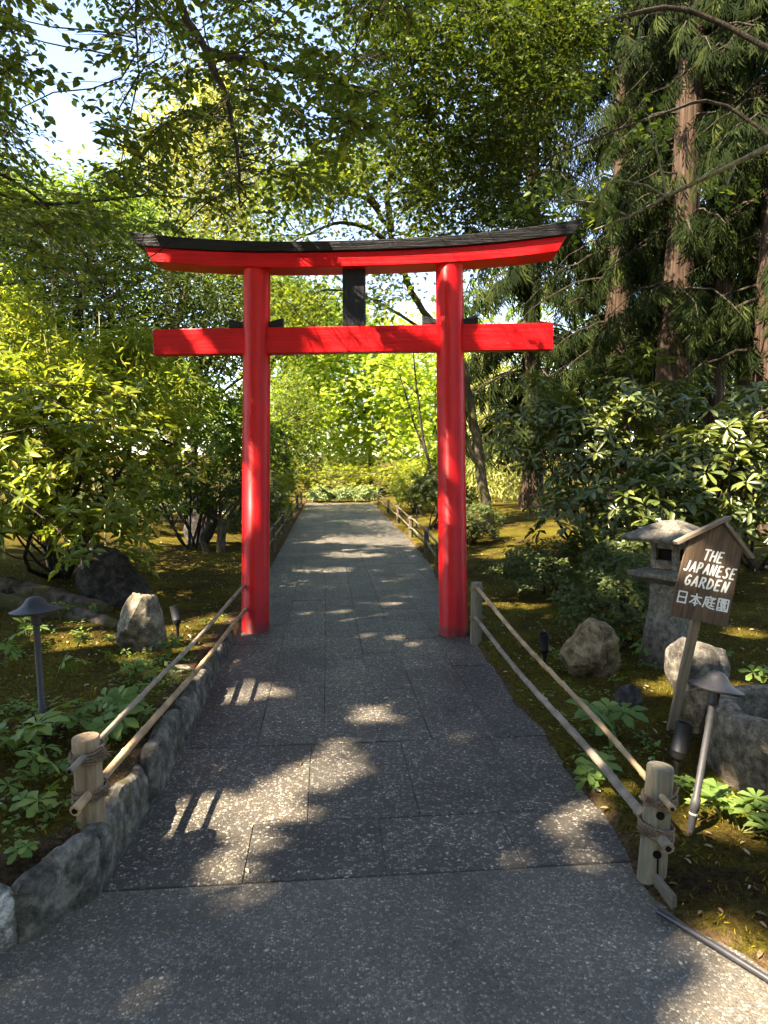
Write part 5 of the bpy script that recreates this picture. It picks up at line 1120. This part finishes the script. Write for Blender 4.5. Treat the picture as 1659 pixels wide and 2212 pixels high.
# --- tall conifers on the right
def conifer(label, x, y, top, r0, lean, n_br, seed, zmin=3.2, spread=3.2):
    r = np.random.default_rng(seed); bz = float(hgt(x, y)); b = np.array([x, y, bz]); g = thing('conifer_tree', label, 'tree', tuple(b), (0, 0, 0), 'tall conifers on the right')
    zz = np.array([-.1, .25, .7, 1.5, 3, 5, 7.5, 10, 13, top]); rad = r0 * np.array([1.55, 1.3, 1.12, 1.0, .93, .86, .78, .68, .54, .35]); pts = np.stack([lean[0] * zz / top + .04 * np.sin(zz), lean[1] * zz / top, zz], 1)
    MB().tube(pts, rad, 26, rough=.055, flute=1, seed=seed).build('trunk', M['cedarbark'], g, smooth=True)
    B_ = MB(); P, AX, NR = [], [], []
    for k in range(int(n_br * (2.0 if y < 18 else 1.2))):
        z = r.uniform(zmin, top); a = r.uniform(0, 6.283)
        if z < 11.5 and y < 18 and math.cos(a - math.atan2(-y, -x)) > .45 and r.random() > .5: continue
        ln = spread * (1 - .45 * z / top) * r.uniform(.55, 1.1); s = np.array([np.interp(z, zz, pts[:, 0]), np.interp(z, zz, pts[:, 1]), z])
        t = np.linspace(0, 1, 8); d = np.array([math.cos(a), math.sin(a)]); p = np.stack([s[0] + d[0] * ln * t, s[1] + d[1] * ln * t, z + ln * (.10 * t - .55 * t ** 2) + r.normal(0, .04, 8)], 1)
        B_.tube(p, np.linspace(.035, .006, 8), 5, cap=False)
        m = int(ln * (26 if y < 18 else 13)); tt = r.uniform(.12, 1.0, m); q = np.stack([np.interp(tt, t, p[:, c_]) for c_ in range(3)], 1); sd = r.choice([-1, 1], m)[:, None] * np.array([-d[1], d[0], 0])
        P.append(q + r.normal(0, .06, q.shape)); AX.append(sd * r.uniform(.1, .9, (m, 1)) + np.array([d[0] * .5, d[1] * .5, 0]) + np.array([0, 0, -1]) * r.uniform(.8, 2.4, (m, 1))); NR.append(np.array([d[0], d[1], .5]) + r.normal(0, .5, (m, 3)))
    B_.build('branches', M['darkbark'], g, smooth=True)
    P, AX, NR = np.concatenate(P), np.concatenate(AX), np.concatenate(NR)
    leaf_mass('crown', P, AX, NR, .5 * (1 if y < 18 else 1.5) * r.uniform(.55, 1.25, len(P)), .75, 'frond', M['cedar'], g)
def gp(px, Y): q = at(px, 1000, Y); return float(q[0]), float(q[1])
for (lab, px, Y, tp_, r0, ln, n, sd, zm, sp) in [('conifer with dark shaded trunk nearest the right end of the gate', 1328, 16.5, 18, .36, (.1, 0), 120, 1, 2.6, 3.0), ('thick conifer with fluted red-brown trunk, second from the gate', 1438, 14.2, 18, .37, (.6, 0), 90, 2, 4.5, 2.8),
        ('conifer with sunlit orange trunk, third from the gate', 1518, 17.5, 19, .33, (1.1, 0), 90, 3, 5.0, 3.0), ('conifer with dark trunk cut by the right edge of the picture', 1650, 12.5, 17, .36, (.3, 0), 90, 4, 3.5, 2.8),
        ('conifer with hanging sprays right behind the right half of the gate', 1150, 19.5, 18, .3, (-.2, 0), 150, 5, 2.5, 3.3), ('conifer farther back between the dark trunks', 1390, 24, 20, .35, (0, 0), 120, 6, 2.5, 3.6), ('conifer farthest right behind the sunlit trunk', 1600, 23, 20, .35, (0, 0), 120, 7, 2.5, 3.6)]:
    x, y = gp(px, Y); conifer(lab, x, y, tp_, r0, ln, n, sd, zm, sp)
# --- rhododendrons
RG = 'rhododendrons on the right'
shrub('rhododendron_shrub', 'large rhododendron with leathery leaf rosettes right of the gate', (4.1, 9.3), [((3.6, 8.8, 1.6), (.9, .8, 1.1)), ((4.5, 9.0, 2.0), (1.1, .9, 1.2)), ((3.1, 9.4, 2.0), (.7, .7, .9))], 420, 9, .05, .17, .34, 'obov', M['rhodo'], M['darkbark'], RG, 300, 8, .5, .03, inner=.55)
shrub('rhododendron_shrub', 'sunlit rhododendron with pale rosettes behind the stone lantern', (4.2, 7.4), [((3.7, 7.0, 1.0), (.8, .7, .75)), ((4.5, 7.1, 1.35), (.8, .8, .9)), ((3.0, 7.5, .85), (.5, .5, .55))], 330, 9, .05, .165, .34, 'obov', M['rhodo'], M['darkbark'], RG, 300, 8, .5, .026, inner=.6)
shrub('rhododendron_shrub', 'dark rhododendron at the right edge behind the sign', (5.6, 7.8), [((5.3, 7.6, 1.5), (.9, .8, 1.2)), ((6.2, 8.2, 1.7), (1.0, .9, 1.3))], 340, 9, .05, .165, .34, 'obov', M['rhodo'], M['darkbark'], RG, 200, 8, .5, .03, inner=.55)
# --- low azaleas
AG = 'low fine-leaved azaleas on the right'
shrub('azalea_shrub', 'low spreading azalea on the moss right of the right pillar', (2.75, 7.6), [((2.7, 7.5, .38), (.75, .5, .33))], 700, 5, .3, .05, .5, 'whorl', M['azalea'], M['darkbark'], AG, 0, 9, .5, .012, inner=.5)
shrub('azalea_shrub', 'fine-leaved azalea beside the stone lantern shaft', (2.55, 5.5), [((2.45, 5.4, .36), (.5, .4, .34)), ((2.95, 5.7, .45), (.4, .35, .38))], 800, 5, .3, .045, .5, 'whorl', M['azalea'], M['darkbark'], AG, 0, 9, .5, .012, inner=.5)
shrub('azalea_shrub', 'azalea between the low spreading one and the rhododendron', (3.2, 6.5), [((3.15, 6.4, .5), (.55, .45, .42))], 600, 5, .3, .05, .5, 'whorl', M['azalea'], M['darkbark'], AG, 0, 9, .5, .012, inner=.5)
# --- lichened branch reaching in from the right
lbz = np.array([7.2, 5.0, float(hgt(7.2, 5.0))])
g = thing('lichened_branch_tree', 'pale lichened branch with sparse leaves reaching in from the right edge', 'tree', tuple(lbz))
main = np.array([at(1740, 280, 5.9), at(1659, 318, 6.0), at(1590, 352, 6.1), at(1500, 395, 6.3), at(1440, 425, 6.45), at(1360, 468, 6.7), at(1260, 505, 6.9)])
B_ = MB(); trn = np.array([lbz - [0, 0, .1], (7.1, 5.1, 2), (6.6, 5.3, 3.8), (5.6, 5.6, 4.7), main[0]])
B_.tube(trn - lbz, [.17, .15, .11, .06, .042], 10); B_.tube(main - lbz, [.034, .03, .026, .022, .017, .012, .005], 10, rough=.06, seed=4)
side = [np.array([main[4], at(1395, 400, 6.4), at(1350, 390, 6.4), at(1290, 395, 6.4)]), np.array([main[2], at(1570, 400, 6.1), at(1545, 415, 6.1)]), np.array([main[4], at(1420, 330, 6.4), at(1400, 250, 6.4), at(1380, 230, 6.4)]), np.array([main[5], at(1300, 440, 6.7), at(1220, 430, 6.7), at(1150, 440, 6.7)])]
for s in side: B_.tube(s - lbz, np.linspace(.012, .004, len(s)), 6)
B_.build('branch', M['lichen'], g, smooth=True)
Cl = np.concatenate([pix_points([(1330, 290), (1380, 215), (1440, 240), (1480, 290), (1400, 340), (1330, 350)], (6.2, 6.7), 16), pix_points([(1540, 380), (1610, 380), (1600, 430), (1540, 420)], (5.9, 6.2), 7), pix_points([(1100, 380), (1330, 370), (1350, 470), (1150, 520), (1060, 460)], (6.4, 7.2), 36)])
P, ax, nr = sprays(Cl, 5, .075, .06, .4, .3); leaves(P, ax, nr, .082 * RNG.uniform(.7, 1.2, len(P)), .68, 'leaf', M['beech'], g, tuple(lbz), 300)

# ------------------------------------------------------------------ pale railing and walk far left
rl = thing('metal_railing', 'low pale metal railing glimpsed far back on the left', 'railing', (-6.5, 21, float(hgt(-6.5, 21))))
for k in range(10): MB().box((k * .6 - .5, 0, .35), (.03, .03, .8)).build('baluster', M['rail'], rl)
for zz in (.25, .5, .72): MB().box((2.2, -.02, zz), (5.6, .025, .03)).build('bar', M['rail'], rl)
walk = MB().add([(-14, 18.8, 0), (-2.6, 18.8, 0), (-2.6, 20.4, 0), (-14, 20.4, 0)], [(0, 1, 2, 3)])
vv = np.array([(x, y, float(hgt(x, y)) + .03) for y in np.linspace(18.6, 20.2, 4) for x in np.linspace(-14, -2.6, 24)])
wk = MB().add(vv, [(r_ * 24 + c_, r_ * 24 + c_ + 1, r_ * 24 + 25 + c_, r_ * 24 + 24 + c_) for r_ in range(3) for c_ in range(23)]).build('side_path', simple('pale_gravel', (.42, .39, .33), .95, .1, nscale=60))
tag(wk, 'pale gravel side path far back on the left', kind='structure')

# ------------------------------------------------------------------ far wood closing the view, moss, litter
W = []
for k in range(300):
    a = R(RNG.uniform(-60, 60)); d = RNG.uniform(48, 75); x, y = d * math.sin(a), d * math.cos(a)
    hmax = 7 if -0.11 < a < 0.2 else ((26 if a > -.31 else 13) if a < 0 else 16)
    W.append((x, y, RNG.uniform(.2, 1) * hmax + 2.2 * sstep((math.hypot(x, y - 8) - 45) / 60)))
P, ax, nr = sprays(np.array(W), 62, 1.4, 1.1, .3, .3)
fw_ = leaf_mass('far_wood', P, ax, nr, .6 * RNG.uniform(.6, 1.3, len(P)), .7, 'whorl', M['laurel'], None)
tag(fw_, 'distant wood of leafy trees closing the view behind the garden', None, None, 'stuff')
W = []
for k in range(230):
    a = R(RNG.uniform(95, 245)); d = RNG.uniform(22, 32); W.append((d * math.sin(a), d * math.cos(a), RNG.uniform(.1, 1) * 17))
P, ax, nr = sprays(np.array(W), 40, 1.5, 1.1, .3, .3)
bw = leaf_mass('far_wood', P, ax, nr, 1.2 * RNG.uniform(.6, 1.3, len(P)), .7, 'whorl', M['maple2'], None)
tag(bw, 'sunlit wood behind the viewer beyond the open pavement', None, None, 'stuff')

n = 95000
x = RNG.uniform(-4.2, 4.6, n); y = RNG.uniform(1.5, 10, n) ** 1.0
m = (bed_s(x, y) > .04) & (RNG.random(n) < np.clip(6.0 / (y + 1), .25, 1)); x, y = x[m], y[m]; z = hgt(x, y)
cl = fbm(x * 3, y * 3, 11); m = cl > -.25; x, y, z = x[m], y[m], z[m]
P = np.stack([x, y, z - .004], 1); ax = rv(len(P), .7) + [0, 0, 1.0]; nr = rv(len(P))
mt = leaf_mass('moss_tufts', P, ax, nr, .022 * RNG.uniform(.5, 1.5, len(P)), .22, 'leaf', M['mosstuft'], None); tag(mt, 'short olive moss covering the beds on both sides', None, None, 'stuff')
n = 7000
x = RNG.uniform(-4.2, 4.8, n); y = RNG.uniform(1.8, 12, n); onp = bed_s(x, y) < 0; m = ~onp | (RNG.random(n) < .05); x, y, onp = x[m], y[m], onp[m]
z = np.where(onp, .006, hgt(x, y) + .012)
P = np.stack([x, y, z], 1); ax = rv(len(P)) * [1, 1, .15]; nr = np.array([0, 0, 1.0]) + rv(len(P), .25)
fl = leaf_mass('fallen_leaves', P, ax, nr, .03 * RNG.uniform(.3, 1.5, len(P)), .4, 'leaf', M['litter'], None); tag(fl, 'small dry fallen leaves scattered over the moss', None, None, 'stuff')

# small seedlings and creeping weeds in drifts between the larger plants
n = 900
cx_, cy_ = np.concatenate([RNG.normal(-1.6, .6, n), RNG.normal(2.2, .5, n // 2)]), np.concatenate([RNG.normal(3.9, 1.0, n), RNG.normal(4.2, 1.0, n // 2)])
m = (bed_s(cx_, cy_) > .06) & (fbm(cx_ * 4, cy_ * 4, 21) > .05); cx_, cy_ = cx_[m], cy_[m]
C = np.stack([cx_, cy_, hgt(cx_, cy_) + RNG.uniform(.015, .05, len(cx_))], 1)
P, ax, nr, Ln = rosettes(C, np.tile([0, 0, 1.0], (len(C), 1)), 5, .1, .034)
wd = leaf_mass('creeping_weeds', P, ax, nr, Ln, .6, 'leaf', M['palm'], None); tag(wd, 'low creeping weeds and seedlings scattered through the moss beds', None, None, 'stuff')
